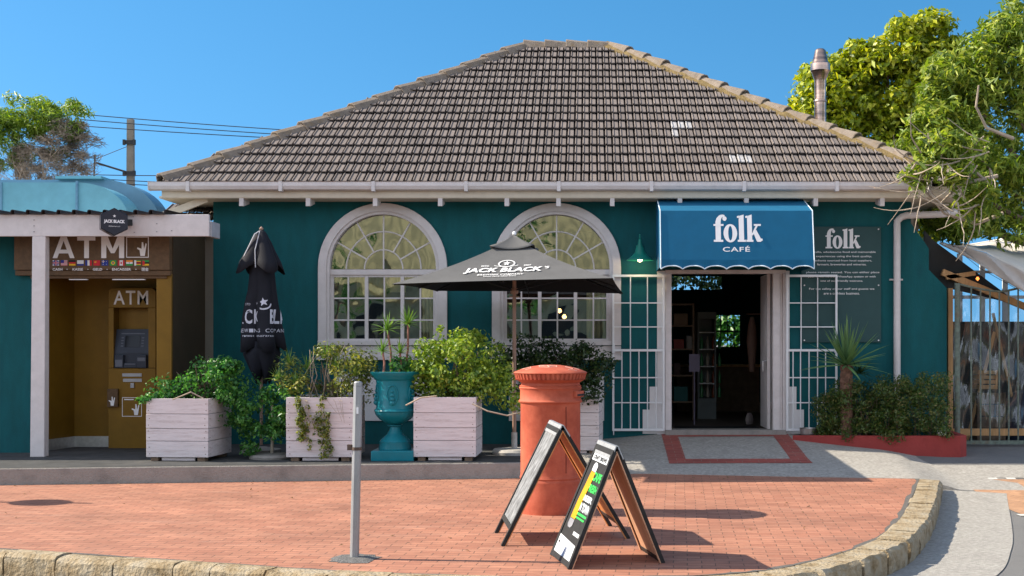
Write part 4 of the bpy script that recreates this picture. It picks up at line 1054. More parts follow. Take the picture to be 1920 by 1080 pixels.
b = MB(); b.box(X_(110, .1), X_(196, .1), -.03, .62, a2[3], a2[3] + .04); b.build('flange', m_duct, a2[4])
b = MB(); b.lathe([(.22, 0), (.22, .45), (.2, .52), (.12, .57), (0.01, .58)], (X_(-6, .8), .9, 3.7), 20); o = b.build('roof_cowl', mat('bright blue plastic', (.03, .25, .5)), None, smooth=True); tag(o, 'bright blue cowl at the left end of the kiosk roof', 'vent')

# small tiled lean-to left of the cafe
le = thing('lean_to', 'small tiled lean-to roof with cream boarding between kiosk and cafe', 'lean-to', (-6.3, 1.2, 3.2))
rt = MB(); tiles(rt, (0, .35, 3.56), (1, 0, 0), (0, .88, .475), (0, -.475, .88), 4, lambda s: -6.75 + s * .5, lambda s: -5.7)
rt.build('roof', m_tile, le, fixn=False)
b = MB(); b.box(-6.55, -5.68, .36, .42, .2, 3.55); b.build('wall', m_cream, le)
b = MB(); b.bar((-6.3, -.3, 3.62), (-5.66, -.3, 3.86), .05, .1); b.build('brace', m_cream, le)

# ---------------- awning ----------------
aw = thing('awning', 'bright blue shop awning with a scalloped edge over the cafe door', 'awning', (2.1, -.35, 2.8))
m_aw = mat('blue acrylic awning cloth', (.002, .10, .20), rough=.75, var=.07, vs=5, bump=.1, bs=200)
axl, axr = X_(1238, -1.08), X_(1524, -1.08)
ya, za, yb, zb, yc, zc_ = -.012, Z_(368, -.012), -1.05, Z_(395, -1.05), -1.2, Z_(487, -1.2)
b = MB()
n = 24
def row(y, z, sag): return [(axl + (axr - axl) * i / n, y, z) for i in range(n + 1)]
rows = [row(ya, za, 0), row(yb, zb, 0), row(yc, zc_, 0)]
vs = [p for r_ in rows for p in r_]
b.add(vs, [(j * (n + 1) + i, j * (n + 1) + i + 1, (j + 1) * (n + 1) + i + 1, (j + 1) * (n + 1) + i) for j in range(2) for i in range(n)])
for xs_ in (axl, axr): b.add([(xs_, ya, za), (xs_, yb, zb), (xs_, yc, zc_), (xs_, yc, zc_ - .1), (xs_, ya, zc_ - .1)], [(0, 1, 2, 3, 4)])
o = b.build('canopy_cloth', m_aw, aw); s_ = o.modifiers.new('t', 'SOLIDIFY'); s_.thickness = .004
b = MB(); vs = []; fs = []; N_ = 98; edge = []
for i in range(N_ + 1):
    t = i / N_; x = axl + (axr - axl) * t; ph = (t * 7) % 1
    z = Z_(503, yc) + .045 * (1 - abs(2 * ph - 1) ** 2.5) * (1 if True else 0) - .01
    wv = .012 * math.sin(t * 14 * PI)
    vs += [(x, yc - .003, zc_), (x, yc - .003 + wv, z)]; edge.append((x, yc - .005 + wv, z))
    if i: j = 2 * i; fs.append((j - 2, j, j + 1, j - 1))
b.add(vs, fs); o = b.build('valance', m_aw, aw); s_ = o.modifiers.new('t', 'SOLIDIFY'); s_.thickness = .004
b = MB(); b.tube(edge, .009, 6); b.tube([(axl, ya, za), (axl, yb, zb), (axl, yc, zc_), (axl, yc, zc_ - .12)], .008, 6); b.tube([(axr, ya, za), (axr, yb, zb), (axr, yc, zc_), (axr, yc, zc_ - .12)], .008, 6)
b.build('piping', mat('white piping', (.65, .75, .8)), aw)
dv = Vector((0, yc - yb, zc_ - zb)).normalized() * -1
FO = Vector((0, yb, zb)); nn = Vector((0, -dv.z, dv.y)); nn = nn if nn.y < 0 else -nn
fa_ = lambda x, z: Vector((x, yb + (z - zb) / (zc_ - zb) * (yc - yb), z)) + nn * .006
b = MB(); fx_ = X_(1380, -1.1); folk(b, fa_, fx_, Z_(428, -1.1), .395); text(b, 'CAF\u00c9', fa_, X_(1380, -1.12), Z_(467, -1.12), .385, .085, offset=.012, spacing=1.1)
b.build('lettering', m_letter, aw)
b = MB()
for x in (axl + .02, (axl + axr) / 2, axr - .02): b.tube([(x, -.02, 3.1), (x, yc + .02, zc_ - .03)], .012, 6)
b.tube([(axl, yc + .02, zc_ - .02), (axr, yc + .02, zc_ - .02)], .012, 6); b.build('frame', m_black, aw)

# ---------------- wall lamp ----------------
lx, ly = X_(1200, -.28), -.28
wlp = thing('wall_lamp', 'green enamel barn lamp with a lit bulb on the teal wall', 'wall lamp', (lx, 0, Z_(450, 0)))
b = MB(); lz = Z_(484, ly)
b.lathe([(.20, -.035), (.195, -.02), (.12, .03), (.075, .09), (.06, .16), (.03, .2), (.025, .26), (.008, .3)], (lx, ly, lz), 28, cap=False)
m_green = mat('green enamel', (.01, .17, .13), rough=.35)
o = b.build('shade', m_green, wlp, smooth=True); s_ = o.modifiers.new('t', 'SOLIDIFY'); s_.thickness = .004
b = MB(); b.tube([(lx, ly, lz + .26), (lx, ly + .03, lz + .34), (lx, ly + .12, lz + .36), (lx, -.01, lz + .2)], .011, 8); b.lathe([(.05, -.0), (.05, .02)], (lx, -.012, lz + .19), 16); b.build('arm', m_green, wlp, smooth=True)
b = MB(); b.lathe([(.002, -.055), (.025, -.05), (.036, -.03), (.03, -.0), (.015, .03)], (lx, ly, lz), 16); b.build('bulb', mat('lit bulb', (1, .9, .7), emit=(1, .78, .42), es=7), wlp, smooth=True)
pt = bpy.data.lights.new('bulb_light', 'POINT'); pt.energy = 2; pt.color = (1, .78, .45); pt.shadow_soft_size = .04
po = bpy.data.objects.new('bulb_light', pt); col.objects.link(po); po.parent = wlp; po.location = (0, ly, lz - .07 - ORG[wlp.name].z)

# ---------------- menu board ----------------
bx0, bx1, bz0, bz1 = X_(1503, -.03), X_(1652, -.03), Z_(642, -.03), Z_(425, -.03)
mb_ = thing('menu_board', 'dark grey green wall board with white folk wordmark and lines of text', 'sign', ((bx0 + bx1) / 2, -.02, bz0))
b = MB(); b.box(bx0, bx1, -.035, -.018, bz0, bz1); b.build('panel', mat('slate green sheet', (.022, .062, .062), rough=.5, var=.06), mb_, bevel=.002)
b = MB(); f_ = flat((0, -.038, 0)); folk(b, f_, X_(1578, -.03), Z_(447, -.03), .30)
lines = [(1578, 473, 'by crafts, wholesome food and memorable', 1.02), (1572, 481, 'dining experiences using the best quality,', 1.0), (1576, 489, 'ingredients sourced from local suppliers,', .94), (1578, 496, 'farmers, breweries and wineries.', .74),
         (1580, 511, 'please remain seated. You can either place', 1.1), (1578, 519, 'your order via our WhatsApp system or with', 1.02), (1578, 527, 'one of our friendly waitrons.', .64),
         (1578, 542, 'For the safety of our staff and guests we', .98), (1578, 550, 'are a cashless business.', .54)]
for px, py, tx, wd in lines: text(b, tx, f_, X_(px, -.03), Z_(py, -.03), wd, .036, offset=.008)
b.build('lettering', m_letter, mb_)
b = MB()
for px in (1508, 1647):
    for py in (430, 535, 638): b.tube([(X_(px, -.03), -.034, Z_(py, -.03)), (X_(px, -.03), -.048, Z_(py, -.03))], .011, 8)
b.build('screw_caps', m_letter, mb_)

# ---------------- pillar box ----------------
m_pb = mat('faded terracotta red paint', (0.38, 0.072, 0.034), rough=.7, var=.14, vs=5, bump=.10, bs=18, c2=(.43, .105, .055), dirt=.6, dirt_c=(.30, .05, .03), ds=4)
PX, PY = -.40, -6.15
pb_ = thing('pillar_box', 'faded terracotta red cast iron pillar box with a domed fluted cap', 'pillar box', (PX, PY, 0))
b = MB()
b.lathe([(.325, 0), (.33, .10), (.325, .22), (.315, .30), (.318, .315), (.316, .33), (.310, .345), (.316, .36), (.310, .375), (.307, .40), (.307, 1.11), (.312, 1.12), (.326, 1.13), (.328, 1.14), (.320, 1.15), (.312, 1.16), (.310, 1.25), (.318, 1.265), (.324, 1.275), (.314, 1.285), (.318, 1.295), (.30, 1.305)], (PX, PY, 0), 64)
b.build('body', m_pb, pb_, smooth=True)
b = MB(); b.lathe([(.305, 1.30), (.30, 1.325), (.33, 1.345), (.345, 1.355), (.355, 1.36), (.37, 1.362)], (PX, PY, 0), 64, cap=False)
b.lathe([(.355, 1.362), (.372, 1.42)], (PX, PY, 0), 240, cap=False, rf=lambda t, z: 1 - .035 * (math.sin(t * 48) > .2))
b.lathe([(.372, 1.42), (.38, 1.428), (.372, 1.437), (.30, 1.465), (.20, 1.492), (.10, 1.507), (.0005, 1.511)], (PX, PY, 0), 64, cap=False)
pc = b.build('cap', m_pb, pb_, smooth=True)
b = MB()
def dome(a, r):  # point on dome
    zt = np.interp(r, [0, .1, .2, .3, .372], [1.511, 1.507, 1.492, 1.465, 1.437]); return (PX + r * math.cos(a), PY + r * math.sin(a), zt + .001)
rs_ = random.Random(3)
for pts in ([(-2.9, .3), (-2.7, .22), (-2.4, .26), (-2.5, .31)], [(-2.5, .14), (-2.0, .14), (-1.5, .13), (-1.1, .14), (-1.2, .2), (-1.6, .22), (-2.1, .21), (-2.5, .14)], [(-1.75, .14), (-1.6, .2), (-1.4, .15)], [(-.7, .2), (-.6, .28), (-.35, .25), (-.3, .31)], [(-.9, .3), (-.6, .33)]):
    b.tube([dome(a, r) for a, r in pts], .0035, 5)
b.build('chalk_scribble', mat('pale chalk', (.75, .45, .35)), pc)
# posting slot facing right, door outline, raised letters
def cyl(a, z, r=.309): return Vector((PX + r * math.cos(a), PY + r * math.sin(a), z))
b = MB()
def cpatch(mb, a0, a1, z0, z1, r0, r1, n=8):
    vs = []
    for i in range(n + 1):
        a = a0 + (a1 - a0) * i / n
        for rr_, z in ((r0, z0), (r1, z0), (r1, z1), (r0, z1)): vs.append(cyl(a, z, rr_))
    fs = [(4 * i + k, 4 * i + (k + 1) % 4, 4 * i + 4 + (k + 1) % 4, 4 * i + 4 + k) for i in range(n) for k in range(4)] + [(0, 1, 2, 3), (4 * n + 3, 4 * n + 2, 4 * n + 1, 4 * n)]
    mb.add(vs, fs)
cpatch(b, R(-40), R(0), 1.185, 1.245, .305, .345); b.build('posting_slot', m_pb, pb_, bevel=.006)
b = MB(); cpatch(b, R(-36), R(-6), 1.195, 1.215, .344, .348); b.build('slot_opening', m_black, pb_)
b = MB(); cpatch(b, R(-58), R(-57), .42, 1.09, .305, .312, 2); cpatch(b, R(10), R(11), .42, 1.09, .305, .312, 2); b.build('door_edge', mat('dark seam', (.12, .02, .012)), pb_)
b = MB(); text(b, 'POST', lambda x, z: cyl(R(-90) + x / .313, z, .3135), .155, 1.215, .13, .05, offset=.02); b.build('raised_lettering', m_pb, pb_)

# ---------------- steel bollard ----------------
qx, qy = -1.89, -9.03
bo = thing('bollard', 'grey steel post set in a rough concrete patch near the kerb', 'post', (qx, qy, 0))
m_galv = mat('grey painted steel', (.30, .30, .30), rough=.5, metal=.35, var=.15, vs=8, stretch=(1, 1, .3), dirt=.3, dirt_c=(.2, .18, .16))
b = MB(); b.tube([(qx, qy, 0), (qx + .03, qy, 1.39)], .037, 10); b.lathe([(.035, 1.392), (.035, 1.418), (.026, 1.427), (.001, 1.43)], (qx + .03, qy, 0), 10, cap=False); b.build('post', m_galv, bo)
b = MB(); b.lathe([(.042, .875), (.042, .9)], (qx + .019, qy, 0), 10); b.box(qx - .055, qx - .02, qy - .02, qy + .02, .875, .92); b.build('clamp', mat('rusty clamp', (.09, .06, .045), rough=.8, var=.4, vs=20), bo)
b = MB(); b.box(qx + .025, qx + .04, qy - .05, qy - .038, 1.17, 1.22); b.build('sticker', m_letter, bo)
b = MB(); rr = random.Random(8); vs = [(qx, qy, .018)]
for i in range(22):
    a = 2 * PI * i / 22; r_ = .2 * (1 + rr.uniform(-.16, .16)); vs.append((qx + r_ * math.cos(a) * .98, qy + r_ * math.sin(a) * 1.35 * .9, .003)); 
for i in range(22):
    a = 2 * PI * i / 22; vs.append((qx + .12 * math.cos(a), qy + .14 * math.sin(a), .016 + rr.uniform(-.003, .004)))
fs = [(0, 23 + i, 23 + (i + 1) % 22) for i in range(22)] + [(1 + i, 1 + (i + 1) % 22, 23 + (i + 1) % 22, 23 + i) for i in range(22)]
b.add(vs, fs); b.build('footing', mat('rough grey mortar', (.16, .155, .15), rough=.95, var=.5, vs=60, bump=1, bs=120), bo)

# ---------------- A-frame boards ----------------
m_frame = mat('black stained board frame', (.018, .018, .018), rough=.6, var=.4, vs=20)
m_ply = mat('orange brown plywood', (.52, .21, .07), rough=.6, var=.2, vs=4, stretch=(1, 5, 1))
m_ply2 = mat('plywood', (.50, .28, .17), rough=.65, var=.2, vs=4, stretch=(1, 5, 1))
m_galv2 = mat('galvanised top plate', (.36, .37, .38), rough=.5, metal=.5, var=.2, vs=30)
def aframe(label, near_l, far_l, near_r, far_r, rn, rf_, h, ply, poster, blank):
    NL, FL_, NR, FR_ = [Vector((*p, 0)) for p in (near_l, far_l, near_r, far_r)]
    TN, TF = Vector((*rn, h)), Vector((*rf_, h))
    c = (NL + FL_ + NR + FR_) / 4
    t = thing('sandwich_board', label, 'sandwich board', (c.x, c.y, 0), 'sandwich boards on the brick paving')
    for side, (a, bb) in enumerate(((NL, FL_), (NR, FR_))):
        s_ = -1 if side == 0 else 1
        top_n = TN + Vector((s_ * .018, 0, 0)); top_f = TF + Vector((s_ * .018, 0, 0))
        u = (top_n - a).normalized(); w_ = (bb - a).normalized(); N_ = u.cross(w_)
        if N_.x * s_ < 0: N_ = -N_
        fr = MB(); tk = .03; fw = .045; H = (top_n - a).length; W_ = (bb - a).length; W2 = (top_f - top_n).length
        P = lambda x, y, d: a + (bb - a) * x * (1 - y) + (top_f - top_n) * x * y + (top_n - a) * y + N_ * d
        def slab(mb, x0, x1, y0, y1, d0, d1):
            v = [P(x0, y0, d0), P(x1, y0, d0), P(x1, y1, d0), P(x0, y1, d0), P(x0, y0, d1), P(x1, y0, d1), P(x1, y1, d1), P(x0, y1, d1)]
            mb.add(v, [(0, 3, 2, 1), (4, 5, 6, 7), (0, 1, 5, 4), (1, 2, 6, 5), (2, 3, 7, 6), (3, 0, 4, 7)])
        fx = fw / W_; fy = fw / H
        slab(fr, 0, fx, 0, 1, -.02, .012); slab(fr, 1 - fx, 1, 0, 1, -.02, .012)
        slab(fr, fx, 1 - fx, 1 - fy, 1, -.02, .011)
        lo = .13 if blank else 0.005
        slab(fr, fx, 1 - fx, lo, lo + fy, -.02, .011)
        f0 = fr.build('frame', m_frame, t, bevel=.002)
        pn = MB(); slab(pn, fx, 1 - fx, lo + fy, 1 - fy, -.006, .002)
        pn.build('panel', m_board if (blank and side == 0) else m_frame, t)
        pn = MB(); slab(pn, fx, 1 - fx, lo + fy, 1 - fy, -.013, -.0065); slab(pn, .002, fx - .002, 0.01, 1, -.028, -.0205); slab(pn, 1 - fx + .002, .998, .01, 1, -.028, -.0205)
        pn.build('backing', ply, t)
        if poster and side == 0: poster(P, N_, t, W_, H)
    tp = MB()
    for s_ in (-1, 1):
        d = Vector((NL.x - TN.x if s_ < 0 else NR.x - TN.x, 0, -h)).normalized()
        a0, a1 = TN + Vector((0, 0, .03)), TF + Vector((0, 0, .03))
        o_ = Vector((s_ * .012, 0, .0))
        tp.add([a0 + o_, a1 + o_, a1 + o_ + d * .10, a0 + o_ + d * .10, a0 + o_ + Vector((-s_ * .004, 0, -.006)), a1 + o_ + Vector((-s_ * .004, 0, -.006)), a1 + o_ + d * .10 + Vector((-s_ * .004, 0, -.006)), a0 + o_ + d * .10 + Vector((-s_ * .004, 0, -.006))],
               [(0, 1, 2, 3), (7, 6, 5, 4), (0, 4, 5, 1), (1, 5, 6, 2), (2, 6, 7, 3), (3, 7, 4, 0)])
    tp.add([TN + Vector((-.012, 0, .031)), TN + Vector((.012, 0, .031)), TF + Vector((.012, 0, .031)), TF + Vector((-.012, 0, .031))], [(0, 1, 2, 3)])
    for v in range(len(tp.v)): tp.v[v] = tuple(Vector(tp.v[v]) + Vector((0, 0, 0)))
    o = tp.build('top_plate', m_galv2, t); s_ = o.modifiers.new('t', 'SOLIDIFY'); s_.thickness = .003; s_.offset = 1
    return t
m_board = mat('scuffed white chalk board', (.10, .105, .11), rough=.7, var=.6, vs=7, c2=(.20, .205, .21), stretch=(3, 3, .6), dirt=.8, dirt_c=(.03, .03, .03), ds=6)
m_lime = mat('bright green print', (.03, .42, .07), rough=.6, var=.1)
m_beer = mat('yellow beer print', (.58, .27, .01), rough=.5, var=.12)
m_print = mat('white print', (.5, .52, .54), rough=.6, var=.03)
m_grey = mat('grey print', (.22, .22, .24), rough=.5, var=.4)
def poster(P, N_, t, W_, H):
    fw = lambda x, y: P(1 - x, y, .0045)      # x runs from far (left as seen) to near (right)
    a = .06; 
    b = MB(); rect(b, .08, .92, .865, .925, 0, lambda x, y: fw(x, y)); 
    poly(b, [(.065, .015), (.935, .015), (.935, .18), (.065, .20)], fw)
    rect(b, .60, .90, .245, .275, 0, fw)
    text(b, 'OLD IN', fw, .66, .60 - .05, .42, .05, offset=.04) if False else None
    text(b, 'BEER', fw, .66, .555, .46, .05, offset=.05); text(b, 'IN TOWN', fw, .66, .475, .5, .075, offset=.05)
    # beer head
    poly(b, [(.30, .78), (.30, .83), (.36, .855), (.46, .85), (.52, .83), (.52, .775)], fw)
    b.build('poster_white', m_print, t)
    b = MB(); text(b, 'CRAFT BREWS', lambda x, y: P(1 - x, y, .006), .5, .895, .70, .035, offset=.04)
    rect(b, .12, .18, .13, .15, 0, lambda x, y: P(1 - x, y, .006)); b.build('poster_black', m_frame, t)
    b = MB(); vs = [(.30, .775), (.52, .77), (.50, .66), (.44, .52), (.43, .36), (.20, .36), (.21, .50), (.26, .64)]
    poly(b, vs, fw); b.build('beer_glass', m_beer, t)
    b = MB(); poly(b, [(.20, .355), (.43, .355), (.42, .30), (.36, .28), (.24, .28), (.19, .30)], fw); b.build('glass_foot', m_grey, t)
    b = MB(); text(b, 'CAPE', fw, .69, .745, .44, .075, offset=.05); text(b, 'FRESH', fw, .68, .645, .46, .065, offset=.05)
    rect(b, .42, .90, .405, .425, 0, fw); rect(b, .42, .86, .375, .39, 0, fw); b.build('poster_green', m_lime, t)
    b = MB(); poly(b, [(.42, .02), (.58, .02), (.56, .08), (.52, .14), (.48, .08)], lambda x, y: P(1 - x, y, .006)); b.build('bottle_print', mat('blue grey print', (.12, .16, .25)), t)
aframe('leaning black sandwich board with a yellow beer poster, nearest the kerb', (-.155, -9.52), (-.315, -8.83), (.589, -9.23), (.45, -8.55), (.217, -9.38), (.085, -8.70), .90, m_ply2, poster, False)
aframe('black framed sandwich board with a scuffed blank face beside the pillar box', (-.743, -8.40), (-.86, -7.6), (.355, -7.97), (.20, -7.15), (-.23, -8.2), (-.36, -7.40), .985, m_ply, None, True)
# ---------------- timber planters ----------------
m_plank = mat('pinkish white painted planks', (.64, .575, .57), rough=.7, var=.08, vs=5, stretch=(.5, 1, 5), bump=.2, bs=30, dirt=.85, dirt_c=(.40, .32, .30), ds=6, island=.06)
m_rough = mat('bare weathered timber', (.16, .11, .075), rough=.9, var=.3, vs=10)
m_soil = mat('potting soil', (.035, .025, .018), rough=1, var=.4, vs=30, bump=1, bs=40)
def make_planter():
    t = thing('planter_box', 'pinkish white plank planter box', 'planter', (0, 0, 0), 'plank planter boxes on the platform')
    W_, H_ = .82, .76; z0 = .055
    hs = [0, .21, .37, .56, .76]; rr = random.Random(5)
    b = MB()
    for a, c in zip(hs, hs[1:]):
        for (x0, x1, y0, y1) in ((-W_ / 2, W_ / 2, -.41, -.385), (-W_ / 2, W_ / 2, .385, .41), (-W_ / 2, -W_ / 2 + .025, -.384, .384), (W_ / 2 - .025, W_ / 2, -.384, .384)):
            e = rr.uniform(-.002, .003)
            b.box(x0 - (e if x1 - x0 > .1 else 0), x1 + (e if x1 - x0 > .1 else 0), y0 - e, y1 + e, z0 + a + .003, z0 + c - .003)
    b.build('plank_wall', m_plank, t, bevel=.003)
    b = MB()
    for s_ in (-1, 1):
        for z in hs[:-1]:
            for q in (.05, .12): b.lathe([(.006, 0), (.006, .004)], (0, 0, 0), 6); 
    b = MB()
    for s_ in (-1, 1):
        for z in hs[:-1]:
            for q in (.045, .13):
                x = s_ * (W_ / 2 - .035 + rr.uniform(-.01, .01)); zz = z0 + z + q
                b.box(x - .005, x + .005, -.4145, -.412, zz - .005, zz + .005)
                b.box(W_ / 2 + .0015, W_ / 2 + .0045, s_ * .35 - .005, s_ * .35 + .005, zz - .005, zz + .005)
    b.build('nail_heads', m_rough, t)
    for x in (-.31, .31):
        for y in (-.33, .33): q = MB(); q.box(x - .05, x + .05, y - .06, y + .06, 0, z0 - .002); q.build('foot', m_rough, t, bevel=.006)
    b = MB(); b.box(-.22, .22, -.37, -.35, .012, .05); b.build('skirting_board', m_plank, t)
    b = MB(); b.box(-W_ / 2 + .03, W_ / 2 - .03, -.38, .38, .5, .70); b.build('soil', m_soil, t)
    return t
def copy_tree(o, parent=None):
    c = o.copy(); col.objects.link(c)
    if parent is not None: c.parent = parent
    for ch in [q for q in bpy.data.objects if q.parent == o]: copy_tree(ch, c)
    return c
pp = make_planter()
PL = [(-5.27, -2.45 + .05, .2, -5, 1.0, 1.0, 'planter box with a dark green bush, nearest the cash machine'),
      (-3.47, -2.38, .2, 0, 1.05, 1.02, 'planter box with trailing creeper hanging down its front'),
      (-1.86, -2.36, .2, -1, .98, 1.02, 'planter box with a big sunlit bush, right of the teal urn'),
      (-.21, -.75, rampz(-.2, -1.0) - .01, -5, .92, .96, 'planter box half hidden behind the pillar box')]
for i, (x, y, z, rz, sx_, sz_, lb) in enumerate(PL):
    o = pp if i == 0 else copy_tree(pp)
    o.location = (x, y, z); o.rotation_euler = (0, 0, R(rz)); o.scale = (sx_, sx_, sz_); o['label'] = 'pinkish white plank ' + lb
    ORG[o.name] = Vector((x, y, z))

# ---------------- shrubs ----------------
m_lf1 = leafmat('deep green leaves', [(0.022, 0.092, 0.024), (0.044, 0.158, 0.033), (0.075, 0.224, 0.040), (0.125, 0.289, 0.045)])
m_lf2 = leafmat('sunny yellow green leaves', [(0.058, 0.121, 0.018), (0.137, 0.241, 0.030), (0.254, 0.362, 0.045), (0.429, 0.500, 0.075)])
m_lf3 = leafmat('dark glossy leaves', [(.010, .028, .010), (.018, .045, .014), (.035, .07, .02), (.07, .11, .03)], rough=.3)
m_lf4 = leafmat('mixed olive leaves', [(0.052, 0.078, 0.019), (0.104, 0.143, 0.026), (0.182, 0.208, 0.039), (0.364, 0.351, 0.065)])
m_lf5 = leafmat('reddish bronze leaves', [(.05, .02, .02), (.10, .04, .03), (.14, .10, .04)])
m_bark = mat('grey brown bark', (.16, .115, .08), rough=.9, var=.3, vs=12, bump=.7, bs=25, stretch=(1, 1, .3))
m_twig = mat('dry pale twigs', (.36, .29, .22), rough=.9, var=.3, vs=8)
m_blade = leafmat('yucca blades', [(0.072, 0.156, 0.024), (0.120, 0.240, 0.036), (0.216, 0.336, 0.060)], rough=.35, trans=.25)
m_agave = leafmat('grey green agave blades', [(0.075, 0.150, 0.058), (0.120, 0.225, 0.078), (0.180, 0.300, 0.104)], rough=.4, trans=.12)

def shrub(name, label, cat, c, r, ncl, cr, nl, L_, W_, m, seed, base=None, stems=True, group=None, extra=None, shell=.45, **kw):
    bz = base if base is not None else c[2] - r[2]
    t = thing(name, label, cat, (c[0], c[1], bz), group)
    cl = clumps_in(c, r, ncl, cr, nl, seed, shell=shell)
    if extra: cl += extra
    leaves('foliage', cl, L_, W_, m, t, seed=seed, **kw)
    if stems:
        b = MB(); rr = random.Random(seed)
        for i in range(16):
            a = rr.uniform(0, 2 * PI); q = Vector(c) + Vector((math.cos(a) * r[0] * .75 * rr.random(), math.sin(a) * r[1] * .75 * rr.random(), rr.uniform(-.1, .75) * r[2]))
            p0 = Vector((c[0] + rr.uniform(-.1, .1), c[1] + rr.uniform(-.1, .1), bz)); b.tube([p0, p0.lerp(q, .5) + Vector((rr.uniform(-.05, .05), 0, .04)), q], [.011, .008, .004], 5)
        b.build('stems', m_bark, t)
    return t
shrub('bush', 'deep green spreading bush in the planter nearest the cash machine', 'bush', (-5.10, -2.4, 1.20), (.62, .42, .33), 34, .17, 130, .055, .03, m_lf1, 11, base=.9,
      extra=[((-5.62, -2.7, 1.02), (.16, .1, .09), 150), ((-5.75, -2.75, 1.0), (.12, .08, .06), 90), ((-4.7, -2.5, .98), (.2, .2, .12), 160)])
b = MB(); b.tube([(-5.35, -2.86, 1.0), (-5.1, -2.9, 1.1), (-4.95, -2.88, 1.02)], .009, 5); tw = b.build('fallen_twig', m_twig); tag(tw, 'dry curved twig lying on the bush nearest the cash machine', 'twig')
# mixed planter 2
t = shrub('bush', 'mixed yellow green bush with spiky shoots above the creeper planter', 'bush', (-3.42, -2.4, 1.28), (.66, .42, .42), 40, .15, 85, .05, .024, m_lf4, 12, base=.9,
      extra=[((-3.95, -2.5, 1.35), (.22, .15, .3), 160), ((-2.98, -2.35, 1.45), (.2, .15, .28), 190)])
b = MB(); rr = random.Random(6)
for (x, z) in ((-3.95, 1.45), (-3.7, 1.38), (-3.3, 1.42), (-3.05, 1.3), (-3.82, 1.2), (-3.45, 1.55), (-4.05, 1.25)): rosette(b, (x, -2.55 + rr.uniform(-.1, .1), z), 20, .26, .02, 5, 80, .35, int(x * -100))
b.build('spiky_shoots', m_blade, t)
b = MB()
for i in range(10):
    x = rr.uniform(-3.9, -3.1); b.tube([(x, -2.5, 1.0), (x + rr.uniform(-.12, .12), -2.55, 1.3), (x + rr.uniform(-.2, .2), -2.5, rr.uniform(1.5, 1.72))], [.007, .005, .003], 4)
b.build('bare_shoots', m_twig, t)
# trailing creeper
cr_ = thing('creeper', 'yellow green creeper trailing down the front of a planter box', 'creeper', (-3.62, -2.86, .98))
cl = []; b = MB()
for (x, zt2, zb2, n) in ((-3.72, 1.0, .50, 420), (-3.66, .9, .40, 120), (-3.45, 1.02, .28, 260), (-3.38, .8, .30, 240), (-3.52, .8, .55, 90)):
    pts = []; k = 9
    for i in range(k):
        z = zt2 + (zb2 - zt2) * i / (k - 1); pts.append((x + rr.uniform(-.03, .03) + .05 * i / k, -2.85 + rr.uniform(-.02, .0), z))
        cl.append((np.array(pts[-1]), (.055, .035, .05), n // k))
    b.tube(pts, .004, 4)
for i in range(9):
    x = rr.uniform(-3.75, -3.2); b.tube([(x, -2.78, 1.02), (x + .05, -2.84, .98), (x + rr.uniform(-.1, .2), -2.86, rr.uniform(.6, .85))], .003, 4)
leaves('foliage', cl, .038, .028, m_lf4, cr_, seed=3, up=.1); b.build('stems', m_twig, cr_)
# planter 3 big sunlit bush
shrub('bush', 'big round sunlit bush in the planter right of the teal urn', 'bush', (-1.75, -2.32, 1.38), (.66, .5, .50), 60, .17, 120, .06, .034, m_lf2, 13, base=.9,
      extra=[((-1.3, -2.5, 1.15), (.35, .25, .25), 500), ((-2.1, -2.5, 1.3), (.3, .25, .25), 300), ((-1.0, -2.55, 1.0), (.25, .2, .2), 260), ((-1.98, -2.3, 1.92), (.05, .05, .1), 24)], shell=.35)
b = MB(); b.tube([(-2.35, -2.9, .93), (-2.15, -2.95, 1.03), (-1.95, -2.92, 1.05)], .01, 5); b.tube([(-1.5, -2.9, .95), (-1.3, -2.95, .86), (-1.05, -2.9, .8), (-.8, -2.85, .86)], .01, 5); tw = b.build('bare_branch', m_twig); tag(tw, 'pale bare branches poking out low on the big sunlit bush', 'branch')
leafy = leaves('low_foliage', [((-2.38, -2.3, 1.08), (.14, .2, .14), 220), ((-2.6, -1.9, .95), (.1, .15, .3), 200)], .05, .03, m_lf5, seed=5); tag(leafy, 'reddish bronze foliage between the teal urn and the big sunlit bush', 'plant')
# dark shrub under the open umbrella
shrub('bush', 'dark wide bush under the open umbrella behind the pillar box', 'bush', (-.60, -1.1, 1.36), (.98, .45, .42), 70, .19, 105, .06, .032, m_lf3, 14, base=.9,
      extra=[((.12, -1.1, 1.25), (.25, .3, .25), 300), ((-.05, -1.2, 1.0), (.3, .25, .15), 260)], stems=True, shell=.35)

# small bush tree on round base
tb = thing('small_tree', 'low leafy sapling on a round stone foot between the two left planters', 'sapling', (-4.2, -2.35, .2))
b = MB(); b.lathe([(.29, 0), (.30, .03), (.28, .06), (.10, .075)], (-4.2, -2.35, .2), 32); b.build('round_foot', m_concrete, tb, smooth=True)
b = MB(); b.tube([(-4.2, -2.35, .26), (-4.19, -2.34, .6), (-4.2, -2.35, .95)], [.022, .02, .014], 8); b.build('trunk', mat('pale trunk', (.4, .36, .3), var=.3), tb)
leaves('foliage', clumps_in((-4.22, -2.45, .78), (.5, .3, .32), 34, .14, 95, 21) + [((-4.45, -2.5, .36), (.15, .12, .13), 200), ((-4.0, -2.5, 1.12), (.25, .2, .12), 200)], .055, .032, m_lf1, tb, seed=22)

